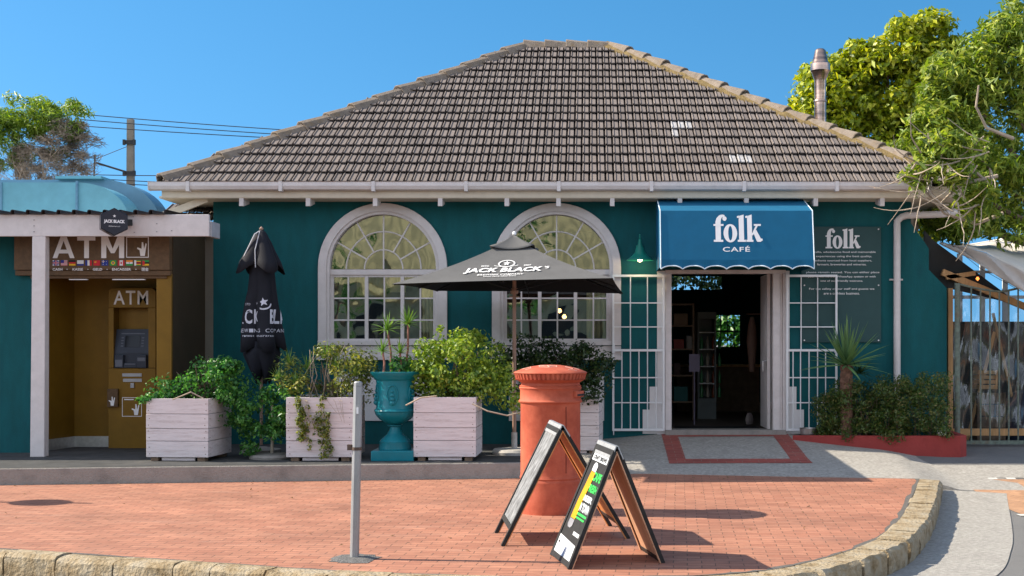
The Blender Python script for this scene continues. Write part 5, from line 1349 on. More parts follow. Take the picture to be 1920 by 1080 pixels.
# ---------------- teal urn with yucca ----------------
ux, uy = -2.545, -2.5
m_urn = mat('teal gloss paint on cast stone', (.006, .16, .20), rough=.3, var=.1, vs=6, bump=.12, bs=20)
ur = thing('urn_planter', 'teal painted classical urn on a square plinth holding yucca plants', 'urn', (ux, uy, .2))
b = MB(); b.box(ux - .275, ux + .275, uy - .275, uy + .275, .2, .335); b.build('plinth', m_urn, ur, bevel=.012)
b = MB(); b.lathe([(.21, .335), (.215, .36), (.20, .43), (.205, .44), (.19, .46), (.11, .53), (.075, .60), (.07, .63), (.10, .645), (.10, .655), (.07, .665)], (ux, uy, 0), 40); b.build('foot', m_urn, ur, smooth=True)
b = MB(); b.lathe([(.07, .665), (.12, .68), (.20, .73), (.25, .79), (.262, .83)], (ux, uy, 0), 96, cap=False, rf=lambda t, z: 1 + .022 * abs(math.sin(t * 14)))
b.lathe([(.262, .83), (.275, .84), (.27, .855), (.25, .87), (.242, .95), (.242, 1.18), (.25, 1.24), (.27, 1.255), (.28, 1.27), (.30, 1.30), (.325, 1.33), (.33, 1.35), (.30, 1.355), (.29, 1.33), (.28, 1.3)], (ux, uy, 0), 64, cap=False); b.build('bowl', m_urn, ur, smooth=True)
for a0 in (-90, -20, -160):
    b = MB()
    pts = []
    for i in range(21):
        t = 2 * PI * i / 20; a = R(a0) + .085 * 3.3 * math.cos(t); pts.append((ux + .246 * math.cos(a), uy + .246 * math.sin(a), 1.06 + .12 * math.sin(t)))
    b.tube(pts, .009, 6)
    c_ = Vector((ux + .25 * math.cos(R(a0)), uy + .25 * math.sin(R(a0)), 1.0))
    for (dz, r_) in ((.0, .035), (.05, .03), (.1, .02), (-.05, .04)): b.lathe([(.001, -r_), (r_ * .8, -r_ * .5), (r_, 0), (r_ * .8, r_ * .6), (.001, r_)], tuple(c_ + Vector((0, .012, dz))), 10)
    b.build('relief', m_urn, ur, smooth=True)
b = MB(); b.lathe([(.285, 1.30), (.001, 1.315)], (ux, uy, 0), 24); b.build('soil', m_soil, ur)
yu = thing('yucca', 'three stemmed spiky yucca growing in the teal urn', 'yucca', (ux, uy, 1.31))
b = MB(); st = [((ux - .05, uy, 1.31), (ux - .10, uy - .02, 1.9)), ((ux + .12, uy + .02, 1.31), (ux + .17, uy, 1.98)), ((ux - .14, uy - .1, 1.31), (ux - .15, uy - .1, 1.62)), ((ux + .06, uy - .05, 1.31), (ux + .07, uy - .05, 1.6))]
for i, (p, q) in enumerate(st): p, q = Vector(p), Vector(q); b.tube([p, p.lerp(q, .5) + Vector((.02, 0, 0)), q], [.017, .014, .013], 8)
b.build('trunk', mat('reddish ringed stem', (.25, .12, .09), rough=.8, var=.4, vs=6, stretch=(1, 1, 6)), yu)
b = MB()
for i, (p, q) in enumerate(st): rosette(b, q, 26 if i < 2 else 18, .27 if i < 2 else .25, .030, -5, 85, .25, 30 + i)
b.build('leaf_blades', m_blade, yu)
b = MB(); rr = random.Random(77)
for i in range(700):
    a = rr.uniform(0, 2 * PI); r_ = .28 * math.sqrt(rr.random()); blade(b, (ux + r_ * math.cos(a), uy + r_ * math.sin(a), 1.31), a + rr.uniform(-1, 1), R(rr.uniform(40, 85)), rr.uniform(.05, .09), .008, .4, 2)
gr = b.build('grass', leafmat('bright grass', [(.10, .22, .02), (.18, .33, .03), (.28, .42, .05)])); tag(gr, 'bright green grass tuft filling the rim of the teal urn', 'grass', kind='stuff')
leaves('foliage', [((ux + .05, uy - .05, 1.45), (.15, .12, .12), 150), ((ux + .16, uy, 1.42), (.12, .12, .16), 130)], .05, .03, m_lf1, yu, seed=8)

# ---------------- open umbrella ----------------
m_umb = mat('black umbrella canvas', (.105, .102, .10), rough=.85, var=.12, vs=3, bump=.15, bs=300)
m_umbu = mat('shade dark underside canvas', (.012, .012, .013), rough=.9)  # same cloth as the top, colour darkened for the shade underneath
UX, UY = -1.03, -1.7
um = thing('open_umbrella', 'open black square umbrella with white beer lettering in front of the right window', 'umbrella', (UX, UY, .2))
PK = Vector((UX, UY, 3.16))
CF = [Vector((-2.50, -3.10, 2.475)), Vector((.30, -3.0, 2.555)), Vector((.50, -.32, 2.46)), Vector((-2.28, -.30, 2.50))]
def canopyS(k, a, b_):
    """side k, a along the hem 0..1, b_ from hem 0 to peak 1"""
    h = CF[k].lerp(CF[(k + 1) % 4], a)
    bow = 4 * a * (1 - a)
    h = h + (PK - h) * .015 * bow
    p = h.lerp(PK, b_)
    p.z -= .07 * bow * (1 - b_) * b_ * 2 * .6 + .10 * math.sin(PI * b_) * .5
    return p
b = MB(); n, m_ = 16, 14
for k in range(4):
    vs = [canopyS(k, i / n, .93 * j / m_) for j in range(m_ + 1) for i in range(n + 1)]
    b.add(vs, [(j * (n + 1) + i, j * (n + 1) + i + 1, (j + 1) * (n + 1) + i + 1, (j + 1) * (n + 1) + i) for j in range(m_) for i in range(n)])
b_o = b.build('canopy', [m_umb, m_umbu], um, fixn=False); s_ = b_o.modifiers.new('t', 'SOLIDIFY'); s_.thickness = .004; s_.material_offset = 1; s_.material_offset_rim = 1
b = MB(); PV = PK + Vector((0, 0, .06)); n = 12; q = [PK.lerp(c_, .215) + Vector((0, 0, .03)) for c_ in CF]
for k in range(4):
    vs = []; 
    for j in range(6):
        for i in range(n + 1):
            a = i / n; h = q[k].lerp(q[(k + 1) % 4], a); bow = 4 * a * (1 - a); h.z -= .055 * bow; p = h.lerp(PV, j / 5); p.z -= .02 * math.sin(PI * j / 5); vs.append(p)
    b.add(vs, [(j * (n + 1) + i, j * (n + 1) + i + 1, (j + 1) * (n + 1) + i + 1, (j + 1) * (n + 1) + i) for j in range(5) for i in range(n)])
o = b.build('vent_cap', m_umb, um, smooth=True, fixn=False); s_ = o.modifiers.new('t', 'SOLIDIFY'); s_.thickness = .004
b = MB(); b.lathe([(.02, 0), (.03, .02), (.02, .05), (.001, .06)], tuple(PV - Vector((0, 0, .015))), 12); b.build('finial', m_letter, um)
m_pole = mat('varnished wooden pole', (.30, .19, .14), rough=.45, var=.15, vs=4, stretch=(2, 2, .3))
b = MB(); b.tube([(UX, UY, .28), (UX, UY, 3.14)], .027, 14); b.build('pole', m_pole, um, smooth=True)
b = MB(); b.lathe([(.05, 2.40), (.055, 2.44), (.04, 2.48)], (UX, UY, 0), 14); b.lathe([(.045, 3.02), (.05, 3.06), (.03, 3.1)], (UX, UY, 0), 14); b.tube([(UX - .07, UY - .03, 2.36), (UX + .07, UY - .03, 2.36)], .008, 6); b.build('hub', m_pole, um)
for k in range(4):
    c_ = CF[k]; b = MB(); p1 = c_.lerp(PK, .45) - Vector((0, 0, .09))
    b.tube([c_.lerp(PK, .02) - Vector((0, 0, .02)), p1, Vector((UX, UY, 3.05))], .011, 6); b.build('rib', m_black, um)
    e = (c_ + CF[(k + 1) % 4]) / 2; b = MB(); b.tube([e.lerp(PK, .03) - Vector((0, 0, .03)), e.lerp(PK, .5) - Vector((0, 0, .1)), Vector((UX, UY, 3.05))], .010, 6); b.build('rib', m_black, um)
    b = MB(); b.tube([Vector((UX, UY, 2.44)), p1], .009, 6); b.build('strut', m_black, um)
b = MB(); b.lathe([(.30, 0), (.31, .04), (.28, .075), (.06, .085), (.05, .085)], (UX, UY, .2), 36); b.lathe([(.04, .08), (.04, .3)], (UX, UY, .2), 14); b.build('base', mat('pale weathered concrete', (.45, .43, .40), var=.2, rough=.9, dirt=.5), um, smooth=True)
hemw = (CF[1] - CF[0]).length
def ff(x, y):  # x metres along hem from left corner, y metres up the panel
    bb = y / 1.52; a = (x / hemw - .5) / (1 - bb * 1.0) + .5
    return canopyS(0, a, bb) + Vector((0, -.006, .012))
b = MB()
L0 = -.10
slope = .0
text(b, 'JACK BLACK', ff, 1.36, .475, 1.02, .235, offset=.035, shear=.10, spacing=1.02); text(b, "'S", ff, 1.925, .55, .06, .09, offset=.02, shear=.1)
text(b, 'BREWING COMPANY', ff, 1.34, .285, .60, .07, offset=.015, shear=.1, spacing=1.15); text(b, 'Finest Handcrafted Beers', ff, 1.34, .20, .42, .05, offset=.01)
text(b, 'ESTD', ff, 1.10, .665, .10, .05, offset=.015); text(b, '2007', ff, 1.66, .665, .10, .05, offset=.015)
poly(b, [(1.375 + x, .755 + y * 1.7) for x, y in star(.05)], ff); ring(b, ff, 1.375, .745, .115, .125, .018); ring(b, ff, 1.375, .70, .17, .07, .014, PI * 1.08, PI * 1.92)
b.build('lettering', mat('white canvas print', (.75, .74, .73), rough=.8, var=.03), um)

# ---------------- folded umbrella ----------------
fx, fy = X_(490, -1.35), -1.35
fz = lambda py: Z_(py, fy)
m_umb2 = mat('navy black umbrella canvas', (.008, .0085, .014), rough=.8, var=.15, vs=4, bump=.15, bs=200)
fo = thing('folded_umbrella', 'folded black umbrella with beer lettering against the teal wall', 'umbrella', (fx, fy, .2))
SC = (CD + fy) / F
def tier(mb, prof, nf, amp, ph, seed, n=72, hem=0.0):
    vs = []
    for j, (r, z, ox) in enumerate(prof):
        t = j / (len(prof) - 1)
        for i in range(n):
            a = 2 * PI * i / n
            f_ = 1 + amp * t * (abs(math.sin(a * nf / 2 + ph)) * 2 - 1) + .05 * math.sin(3 * a + seed + 3 * t)
            zz = z - (hem * t ** 6 * (abs(math.sin(a * nf / 2 + ph)) ** 2 - .5))
            vs.append((fx + ox + r * f_ * math.cos(a), fy + r * f_ * math.sin(a) * .85, zz))
    mb.add(vs, [(j * n + i, j * n + (i + 1) % n, (j + 1) * n + (i + 1) % n, (j + 1) * n + i) for j in range(len(prof) - 1) for i in range(n)])
b = MB(); tier(b, [(.02, fz(431), 0), (8 * SC, fz(437), 0), (17 * SC, fz(455), 0), (24 * SC, fz(472), 0), (32 * SC, fz(490), 0), (36 * SC, fz(505), -.0)], 4, .30, .35, 1, hem=.14)
o = b.build('upper_canopy', m_umb2, fo, smooth=True, fixn=False); o.modifiers.new('t', 'SOLIDIFY').thickness = .006
prof2 = [(10 * SC, fz(450), 0), (20 * SC, fz(490), 0), (22 * SC, fz(520), .01), (24 * SC, fz(545), .01), (28 * SC, fz(570), .0), (32 * SC, fz(600), 0), (35 * SC, fz(630), .01), (36.5 * SC, fz(655), .02)]
b = MB(); tier(b, prof2, 5, .26, 1.2, 2, hem=.09); o = b.build('folded_canopy', m_umb2, fo, smooth=True, fixn=False); o.modifiers.new('t', 'SOLIDIFY').thickness = .006
b = MB(); tier(b, [(30 * SC, fz(640), .01), (31 * SC, fz(665), 0), (22 * SC, fz(690), .02), (9 * SC, fz(712), .02)], 5, .3, .6, 5, hem=.12); o = b.build('inner_canopy', m_umb2, fo, smooth=True, fixn=False); o.modifiers.new('t', 'SOLIDIFY').thickness = .006
b = MB(); b.tube([(fx, fy, .3), (fx, fy, fz(431))], .022, 12); b.lathe([(.025, 0), (.03, .02), (.001, .05)], (fx, fy, fz(431)), 12); b.build('pole', m_pole, fo)
b = MB(); b.lathe([(.26, 0), (.27, .04), (.05, .08)], (fx, fy, .2), 30); b.build('base', m_concrete, fo)
b = MB(); b.tube([(fx - .30, fy - .06, fz(508)), (fx - .2, fy - .14, fz(480)), (fx - .07, fy - .09, fz(440)), (fx, fy, fz(431))], .008, 6); b.tube([(fx - .03, fy - .20, fz(503)), (fx - .05, fy - .15, fz(470)), (fx - .01, fy - .04, fz(433))], .007, 6); b.build('seam_tape', mat('grey seam tape', (.45, .45, .48)), fo)
def bodyp(x, z):
    # wrap print round the folded body
    tz = np.interp(-z, [-p_[1] for p_ in prof2], range(len(prof2))); j = int(min(len(prof2) - 2, tz)); q = tz - j
    r = prof2[j][0] * (1 - q) + prof2[j + 1][0] * q; t = tz / (len(prof2) - 1); a = -PI / 2 + x / r
    f_ = 1 + .26 * t * (abs(math.sin(a * 2.5 + 1.2)) * 2 - 1) + .05 * math.sin(3 * a + 2 + 3 * t)
    return Vector((fx + .01 + (r * f_ + .010) * math.cos(a), fy + (r * f_ + .010) * math.sin(a) * .85 - .004, z))
def sub(mb_, body, cx, cz, w_, h_, **kw):
    # print letter by letter so each glyph bends with the cloth
    n_ = len(body); st_ = w_ / n_
    for i, ch in enumerate(body):
        if ch != ' ': text(mb_, ch, bodyp, cx - w_ / 2 + st_ * (i + .5), cz, st_ * .82, h_, **kw)
b = MB(); sub(b, 'JACK BLACK', .13, fz(594), 1.05, .20, offset=.025); sub(b, 'BREWING COMPANY', .06, fz(620), .80, .05, offset=0); sub(b, 'Finest Handcrafted', 0, fz(630), .4, .022)
poly(b, [(.06 + x, fz(567) + y) for x, y in star(.062, a0=PI / 2 + .2)], bodyp); ring(b, bodyp, .06, fz(570), .10, .085, .02, PI * .8, PI * 2.0); sub(b, 'ESTD', -.16, fz(571), .10, .03)
b.build('lettering', mat('pale print on navy', (.50, .50, .56), rough=.8), fo)

# ---------------- raised bed, hedge and tree aloe ----------------
rb = MB()
F0, F1 = Vector((2.98, -.50)), Vector((5.25, -1.16)); pts2 = [F0, Vector((3.6, -.70)), Vector((4.5, -1.0)), Vector((5.0, -1.14)), F1]
def bedwall():
    th_ = .12; zt2 = lambda x: .37 + (x - 2.98) * .02
    path = pts2 + [Vector((5.36, -1.08)), Vector((5.42, -.02))]
    vs = []
    for p in path:
        i = path.index(p); a = path[max(0, i - 1)]; b_ = path[min(len(path) - 1, i + 1)]; d = (b_ - a).normalized(); nn = Vector((-d.y, d.x))
        zb_ = rampz(min(p.x, 5.3), p.y) - .08
        for (o_, z) in ((0, zb_), (0, zt2(p.x) - .01), (.012, zt2(p.x)), (th_ - .012, zt2(p.x)), (th_, zt2(p.x) - .01), (th_, zb_)): q = p + nn * o_; vs.append((q.x, q.y, z))
    m2 = 6; rb.add(vs, [(i * m2 + k, i * m2 + (k + 1) % m2, (i + 1) * m2 + (k + 1) % m2, (i + 1) * m2 + k) for i in range(len(path) - 1) for k in range(m2)] + [tuple(range(m2)), tuple(len(vs) - m2 + k for k in range(m2))])
bedwall()
bd = thing('flower_bed', 'low red painted flower bed wall below the downpipe', 'flower bed', (4.2, -.7, .2))
rb.build('kerb_wall', m_redpaint, bd, bevel=.004)
b = MB(); b.prism([(3.05, -.03), (3.05, -.45), (4.5, -.9), (5.3, -1.02), (5.3, -.03)], (0, 0, .1), (1, 0, 0), (0, 1, 0), (0, 0, 1), .24); b.build('soil', m_soil, bd)
hg = thing('hedge', 'low dark clipped hedge in the red flower bed', 'hedge', (4.4, -.6, .34))
cl = []
rng = random.Random(9)
for i in range(230):
    x = rng.uniform(3.38, 5.12); yf = -.45 - (x - 3.0) * .40; y = rng.uniform(yf, -.15); top_ = .92 + .16 * (x > 3.7) + .06 * math.sin(x * 9) + .12 * math.exp(-((x - 4.75) / .3) ** 2)
    z = rng.uniform(.36, top_ + .06); cl.append(((x, y, z), (.13, .13, .11), 85))
leaves('foliage', cl, .042, .022, leafmat('dark hedge leaves', [(.03, .06, .012), (.05, .10, .018), (.09, .13, .025), (.17, .14, .04)], rough=.4), hg, seed=31)
b = MB()
for i in range(26):
    x = rng.uniform(3.6, 5.2); y = -.4 - (x - 3) * .2; b.tube([(x, y, .34), (x + rng.uniform(-.1, .1), y - .05, .6), (x + rng.uniform(-.15, .15), y, .9)], [.008, .006, .003], 4)
b.build('stems', m_bark, hg)
al = thing('tree_aloe', 'spiky tree aloe with a ringed brown trunk in the red bed', 'aloe', (X_(1587, -.6), -.6, .34))
ax_, ay_ = X_(1587, -.6), -.6; hz = Z_(684, -.6)
b = MB(); rr = random.Random(4); n = 22
b.lathe([(.085 + .012 * (i % 2) + rr.uniform(-.006, .006), .34 + (hz - .34) * i / n) for i in range(n + 1)], (ax_, ay_, 0), 14); b.build('trunk', mat('ringed aloe trunk', (.14, .075, .05), rough=.95, var=.5, vs=14, bump=.8, bs=40), al)
b = MB(); rosette(b, (ax_, ay_, hz), 60, .72, .07, -5, 88, .12, 5); b.build('leaf_blades', m_agave, al)
b = MB(); rosette(b, (ax_ + .18, ay_ - .05, hz - .12), 22, .3, .035, -5, 60, .3, 6); b.build('side_shoot', m_lf3, al)
# steel bowl
bw = MB(); wx, wy = X_(1515, -.4), -.35
wx = X_(1515, -.3); bwz = .372
bw.lathe([(.10, 0), (.115, .005), (.125, .09), (.135, .095), (.118, .092), (.10, .02), (.001, .015)], (wx, -.30, bwz), 24, cap=False)
o = bw.build('water_bowl', mat('dull steel bowl', (.4, .38, .36), rough=.4, metal=.8), smooth=True); tag(o, 'small dull steel bowl beside the right door gate', 'bowl')
rk = MB(); rk.lathe([(.001, -.05), (.05, -.04), (.07, 0), (.05, .045), (.001, .06)], (X_(1766, -1.0), -1.0, .45), 9); o = rk.build('white_stone', m_whitewall); tag(o, 'white painted stone at the right end of the red bed', 'stone')

st_ = thing('street_sign', 'grey pole with a round plate standing just outside the left edge of the view', 'sign', (-8.9, -5.1, 0))
b = MB(); b.tube([(-8.9, -5.1, 0), (-8.9, -5.1, 2.75)], .035, 10); b.build('pole', m_galv, st_)
b = MB(); b.tube([(-8.93, -5.1, 2.33), (-8.91, -5.1, 2.33)], .27, 32); b.build('plate', m_metalwhite, st_)
# ---------------- gate, timber lean-to and shade sail on the right ----------------
gy = -.15
gz = lambda py: Z_(py, gy); gx_ = lambda px: X_(px, gy)
m_rust = mat('green paint over rusty steel', (.13, .16, .13), rough=.7, var=.35, vs=18, dirt=.8, dirt_c=(.16, .10, .06), ds=8)
ga = thing('metal_gate', 'weathered green steel bar gate beside the cafe', 'gate', (gx_(1800), gy, .18))
b = MB(); b.tube([(gx_(1795), gy, .1), (gx_(1795), gy, gz(531))], .042, 14); b.build('post', m_rust, ga, smooth=True)
tops = lambda px: gz(533 + 14 * math.sin(min(1, max(0, (px - 1799) / 90)) * PI / 2) - max(0, (px - 1880)) * .22)
b = MB(); b.tube([(gx_(p), gy, tops(p)) for p in range(1799, 2080, 12)], .016, 8); b.build('top_rail', m_rust, ga, smooth=True)
b = MB(); b.box(gx_(1806), gx_(2080), gy - .012, gy + .012, gz(833), gz(826)); b.build('bottom_rail', m_rust, ga)
for p in [1821 + i * 17.6 for i in range(14)]:
    b = MB(); b.tube([(gx_(p), gy, gz(830)), (gx_(p), gy, tops(p))], .013, 8); b.build('bar', m_rust, ga, smooth=True)
lt_ = thing('timber_shelter', 'pine framed shelter walled with clear plastic sheet behind the gate', 'shelter', (6.2, .4, .15))
ty = .15
tx = lambda px: X_(px, ty); tz = lambda py: Z_(py, ty)
b = MB(); b.box(tx(1778), tx(1787), ty, ty + .09, tz(822), tz(540)); b.build('upright', m_wood, lt_, bevel=.004)
b = MB(); b.box(tx(1787), tx(2100), ty + .002, ty + .08, tz(817), tz(804)); b.build('sole_plate', m_wood, lt_, bevel=.004)
b = MB(); b.bar((tx(1768), ty + .05, tz(510)), (tx(1960), ty + .05, tz(590)), .08, .1); b.build('rafter', m_wood, lt_, bevel=.004)
b = MB(); b.bar((tx(1775), ty + .04, tz(520)), (tx(1830), ty + .04, tz(512)), .06, .07); b.build('brace', m_wood, lt_, bevel=.004)
for px in (1940, 2020): b = MB(); b.box(tx(px), tx(px + 9), ty, ty + .08, tz(804), tz(575)); b.build('upright', m_wood, lt_)
m_plastic = glassmat('clear plastic sheet', tint=(.80, .84, .87), rough=.15, refl=.09, wave=.3)
b = MB(); nx2, nz2 = 70, 30; vs = []
for j in range(nz2 + 1):
    for i in range(nx2 + 1):
        x = tx(1790) + (tx(2090) - tx(1790)) * i / nx2; z1_ = tz(545 + (i / nx2) * 60); z = tz(806) + (z1_ - tz(806)) * j / nz2
        vs.append((x, ty + .10 + .035 * math.sin(x * 13 + z * 2.5) + .02 * math.sin(x * 31 - z * 5) + .02 * math.sin(z * 9 + x * 4), z))
b.add(vs, [(j * (nx2 + 1) + i, j * (nx2 + 1) + i + 1, (j + 1) * (nx2 + 1) + i + 1, (j + 1) * (nx2 + 1) + i) for j in range(nz2) for i in range(nx2)]); b.build('plastic_sheet', m_plastic, lt_, smooth=True, fixn=False)
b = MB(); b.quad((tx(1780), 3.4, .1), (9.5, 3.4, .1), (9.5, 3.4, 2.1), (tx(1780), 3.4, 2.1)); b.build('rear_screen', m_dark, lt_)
b = MB(); 
for x in (6.1, 6.5, 6.9, 7.3, 7.7, 8.1, 8.5): b.box(x, x + .09, 3.36, 3.4, 2.1, 3.3)
b.box(6, 9.5, 3.33, 3.36, 2.5, 2.56); b.box(6, 9.5, 3.33, 3.36, 2.95, 3.0); b.build('rear_window_bars', m_metalwhite, lt_)
b = MB(); b.bar((5.95, .9, .2), (6.35, .8, 1.9), .05, .05); b.bar((6.9, 1.2, .2), (6.45, 1.2, 2.2), .04, .04); b.build('prop', m_wood, lt_)
# things kept inside the shelter
def crate(x, y, z, w_, h_, m, label):
    b = MB()
    for i in range(4): b.box(x - w_ / 2, x + w_ / 2, y, y + .015, z + i * h_ / 4 + .01, z + (i + 1) * h_ / 4 - .01); b.box(x - w_ / 2, x - w_ / 2 + .015, y + .016, y + .3, z + i * h_ / 4 + .01, z + (i + 1) * h_ / 4 - .01)
    b.box(x - w_ / 2, x + w_ / 2, y + .02, y + .3, z, z + .01)
    for s_ in (-1, 1): b.box(x + s_ * (w_ / 2 - .02) - .015, x + s_ * (w_ / 2 - .02) + .015, y - .012, y, z, z + h_)
    o = b.build('wooden_crate', m); tag(o, label, 'crate'); return o
crate(6.25, .8, 1.0, .3, .3, m_wood, 'pine crate seen through the plastic sheet, upper one'); crate(6.3, .8, .2, .45, .75, m_rough, 'dark weathered crate standing on the ground behind the plastic sheet')
b = MB(); tier_ = [(.42, 0), (.46, .3), (.40, .55), (.2, .75), (.01, .8)]; b.lathe(tier_, (7.0, 1.3, .18), 18, rf=lambda t, z: 1 + .12 * math.sin(3 * t + z * 5) + .06 * math.sin(7 * t)); o = b.build('covered_heap', mat('dark blue tarpaulin', (.03, .04, .07), rough=.5)); tag(o, 'dark blue tarpaulin covered heap inside the plastic walled shelter', 'tarpaulin')
# shade sail
m_sail = mat('cream shade cloth', (.60, .54, .46), rough=.85, var=.08, vs=3)
def sail(name, label, pts, sag, m):
    A1, B1, C1, D1 = map(Vector, pts); b = MB(); n = 24; vs = []
    for j in range(n + 1):
        for i in range(n + 1):
            u, v_ = i / n, j / n; p = A1.lerp(B1, u).lerp(D1.lerp(C1, u), v_); p.z -= sag * 16 * u * (1 - u) * v_ * (1 - v_) * .5 + .03 * math.sin(u * 20) * v_ * (1 - v_); vs.append(p)
    b.add(vs, [(j * (n + 1) + i, j * (n + 1) + i + 1, (j + 1) * (n + 1) + i + 1, (j + 1) * (n + 1) + i) for j in range(n) for i in range(n)])
    o = b.build(name, m, smooth=True, fixn=False); o.modifiers.new('t', 'SOLIDIFY').thickness = .006; tag(o, label, 'shade cloth'); return o
sy2 = .0
def W3(px, py, y): x, z = XZ(px, py, y); return Vector((x, y, z))
def sail2(label, low, high, m):
    b = MB(); n = 30; q = 10; vs = []
    for j in range(q + 1):
        for i in range(n + 1):
            a, c = low[0], low[1]
            def ev(L_, t): 
                k = t * (len(L_) - 1); i0 = min(len(L_) - 2, int(k)); return L_[i0].lerp(L_[i0 + 1], k - i0)
            p = ev(low, i / n).lerp(ev(high, i / n), j / q); p.z += .025 * math.sin(i * .9 + j * .5) * math.sin(PI * j / q); p.y += .04 * math.sin(i * .5 + j * .7); vs.append(p)
    b.add(vs, [(j * (n + 1) + i, j * (n + 1) + i + 1, (j + 1) * (n + 1) + i + 1, (j + 1) * (n + 1) + i) for j in range(q) for i in range(n)])
    o = b.build('shade_cloth', m, smooth=True, fixn=False); o.modifiers.new('t', 'SOLIDIFY').thickness = .006; tag(o, label, 'shade cloth')
E0 = [W3(1762, 456, .3), W3(1800, 462, .0), W3(1850, 474, -.3), W3(1900, 500, -.5), W3(1950, 530, -.6), W3(2100, 600, -.6)]
E1 = [W3(1764, 458, .3), W3(1800, 476, .0), W3(1850, 504, -.3), W3(1900, 536, -.5), W3(1950, 566, -.6), W3(2100, 650, -.6)]
E2 = [W3(1775, 457, 2.8), W3(1815, 458, 3.2), W3(1860, 450, 3.5), W3(1910, 440, 3.8), W3(1960, 432, 4), W3(2110, 420, 4)]
sail2('hanging edge of the cream shade cloth, greyed for shade, sloping down above the metal gate', E1, E0, mat('shade greyed cream cloth', (.42, .39, .36), rough=.85, var=.08))  # darker copy of the cream cloth, shade put into the flap's colour
sail2('pale cream sunlit shade sail behind the hanging greyed edge', [p + Vector((0, .02, .01)) for p in E0], E2, m_sail)
b = MB(); b.tube([(5.3, .1, 3.35), (5.9, .05, 2.85), (6.5, .0, 2.5)], .004, 5); ls = b.build('light_string', m_black); tag(ls, 'dark string with one small orange bulb under the shade cloth', 'light string')
b = MB(); b.lathe([(.001, -.03), (.028, 0), (.015, .03)], tuple(W3(1833, 523, -.02)), 10); b.build('bulb', mat('orange bulb glass', (.6, .15, .03), emit=(1, .25, .05), es=1.5), ls)
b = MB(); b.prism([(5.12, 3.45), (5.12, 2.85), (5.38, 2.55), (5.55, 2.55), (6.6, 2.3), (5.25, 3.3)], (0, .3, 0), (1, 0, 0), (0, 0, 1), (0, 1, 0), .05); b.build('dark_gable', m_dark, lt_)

# ---------------- trees ----------------
m_lfA = leafmat('bright yellow green tree leaves', [(0.096, 0.146, 0.010), (0.208, 0.268, 0.013), (0.353, 0.390, 0.015), (0.545, 0.511, 0.031)], trans=.3)
m_lfB = leafmat('long mid green leaves', [(0.066, 0.113, 0.016), (0.148, 0.225, 0.023), (0.254, 0.326, 0.039), (0.428, 0.451, 0.079)], rough=.55, trans=.35)
m_lfL = leafmat('feathery green leaves', [(0.070, 0.137, 0.018), (0.164, 0.257, 0.030), (0.305, 0.376, 0.045)])
def PT(px, py, D): return ((px - 1105) * D / F, D - CD, CH - (py - 640) * D / F)
def ell(px, py, rx, ry, D, ry_=None):
    k = D / F; return PT(px, py, D), (rx * k, (ry_ or rx) * k, ry * k)
# A: dense crown behind the cafe
D = 31; tA = thing('tree', 'dense yellow green tree rising behind the right end of the roof', 'tree', ((1660 - 1105) * D / F, D - CD, -.2))
cl = []
for (px, py, rx, ry, n, sd) in ((1530, 235, 55, 75, 26, 1), (1590, 200, 75, 95, 44, 2), (1665, 170, 85, 85, 50, 3), (1735, 230, 85, 120, 60, 4), (1480, 290, 35, 55, 16, 5), (1640, 300, 110, 70, 40, 6), (1820, 330, 90, 120, 40, 7), (1790, 150, 60, 60, 26, 8), (1760, 390, 50, 55, 26, 9), (1750, 120, 50, 50, 26, 10), (1790, 230, 60, 110, 50, 11), (1700, 110, 45, 40, 20, 12), (1610, 130, 55, 45, 24, 13), (1540, 170, 40, 45, 16, 14), (1690, 70, 30, 25, 8, 15), (1745, 70, 35, 40, 14, 16)):
    c_, r_ = ell(px, py, rx, ry, D, 60); cl += clumps_in(c_, r_, int(n * .95), .33, 105, 40 + sd, shell=.5)
leaves('crown', cl, .17, .085, m_lfA, tA, seed=50, up=.3)
b = MB(); c0 = PT(1660, 640, D); rr = random.Random(1)
b.tube([(c0[0], c0[1], -.2), (c0[0] + .1, c0[1], 2.2), (c0[0], c0[1], 3.5)], [.3, .24, .2], 12)
for (px, py) in ((1530, 240), (1600, 170), (1665, 130), (1740, 170), (1760, 280), (1500, 300), (1620, 300)): q = PT(px, py, D); b.tube([(c0[0], c0[1], 3.3), (.5 * (c0[0] + q[0]), c0[1] + rr.uniform(-.4, .4), 4.2), q], [.14, .09, .03], 8)
b.build('trunk', m_bark, tA)
# B: nearer tree with long leaves and pale bare limbs
D = 20.3; tB = thing('tree', 'nearer tree with long leaves and pale bare twigs overhanging the roof corner', 'tree', (8.4, 1.2, -.2))
cl = []
for (px, py, rx, ry, n, sd) in ((1880, 120, 70, 95, 46, 1), (1800, 190, 75, 95, 40, 2), (1740, 270, 60, 60, 24, 3), (1850, 330, 85, 90, 44, 4), (1930, 260, 60, 160, 44, 5), (1720, 330, 35, 25, 7, 6), (1790, 405, 70, 45, 26, 7), (1905, 45, 35, 45, 16, 8), (1830, 130, 50, 60, 26, 10), (1770, 150, 35, 40, 14, 11), (1890, 430, 50, 30, 10, 9)):
    c_, r_ = ell(px, py, rx, ry, D, 70); cl += clumps_in(c_, r_, int(n * 1.25), .20, 50, 60 + sd, shell=.35)
for (px, py, rx, ry, n, sd) in ((1745, 285, 45, 45, 16, 21), (1800, 300, 55, 60, 22, 22), (1720, 330, 30, 25, 7, 23), (1850, 380, 50, 40, 12, 24)):
    c_, r_ = ell(px, py, rx, ry, 18.3, 30); cl += clumps_in(c_, r_, n, .16, 34, 60 + sd, shell=.3)
leaves('crown', cl, .16, .040, m_lfB, tB, seed=70, up=.3, out=.4)
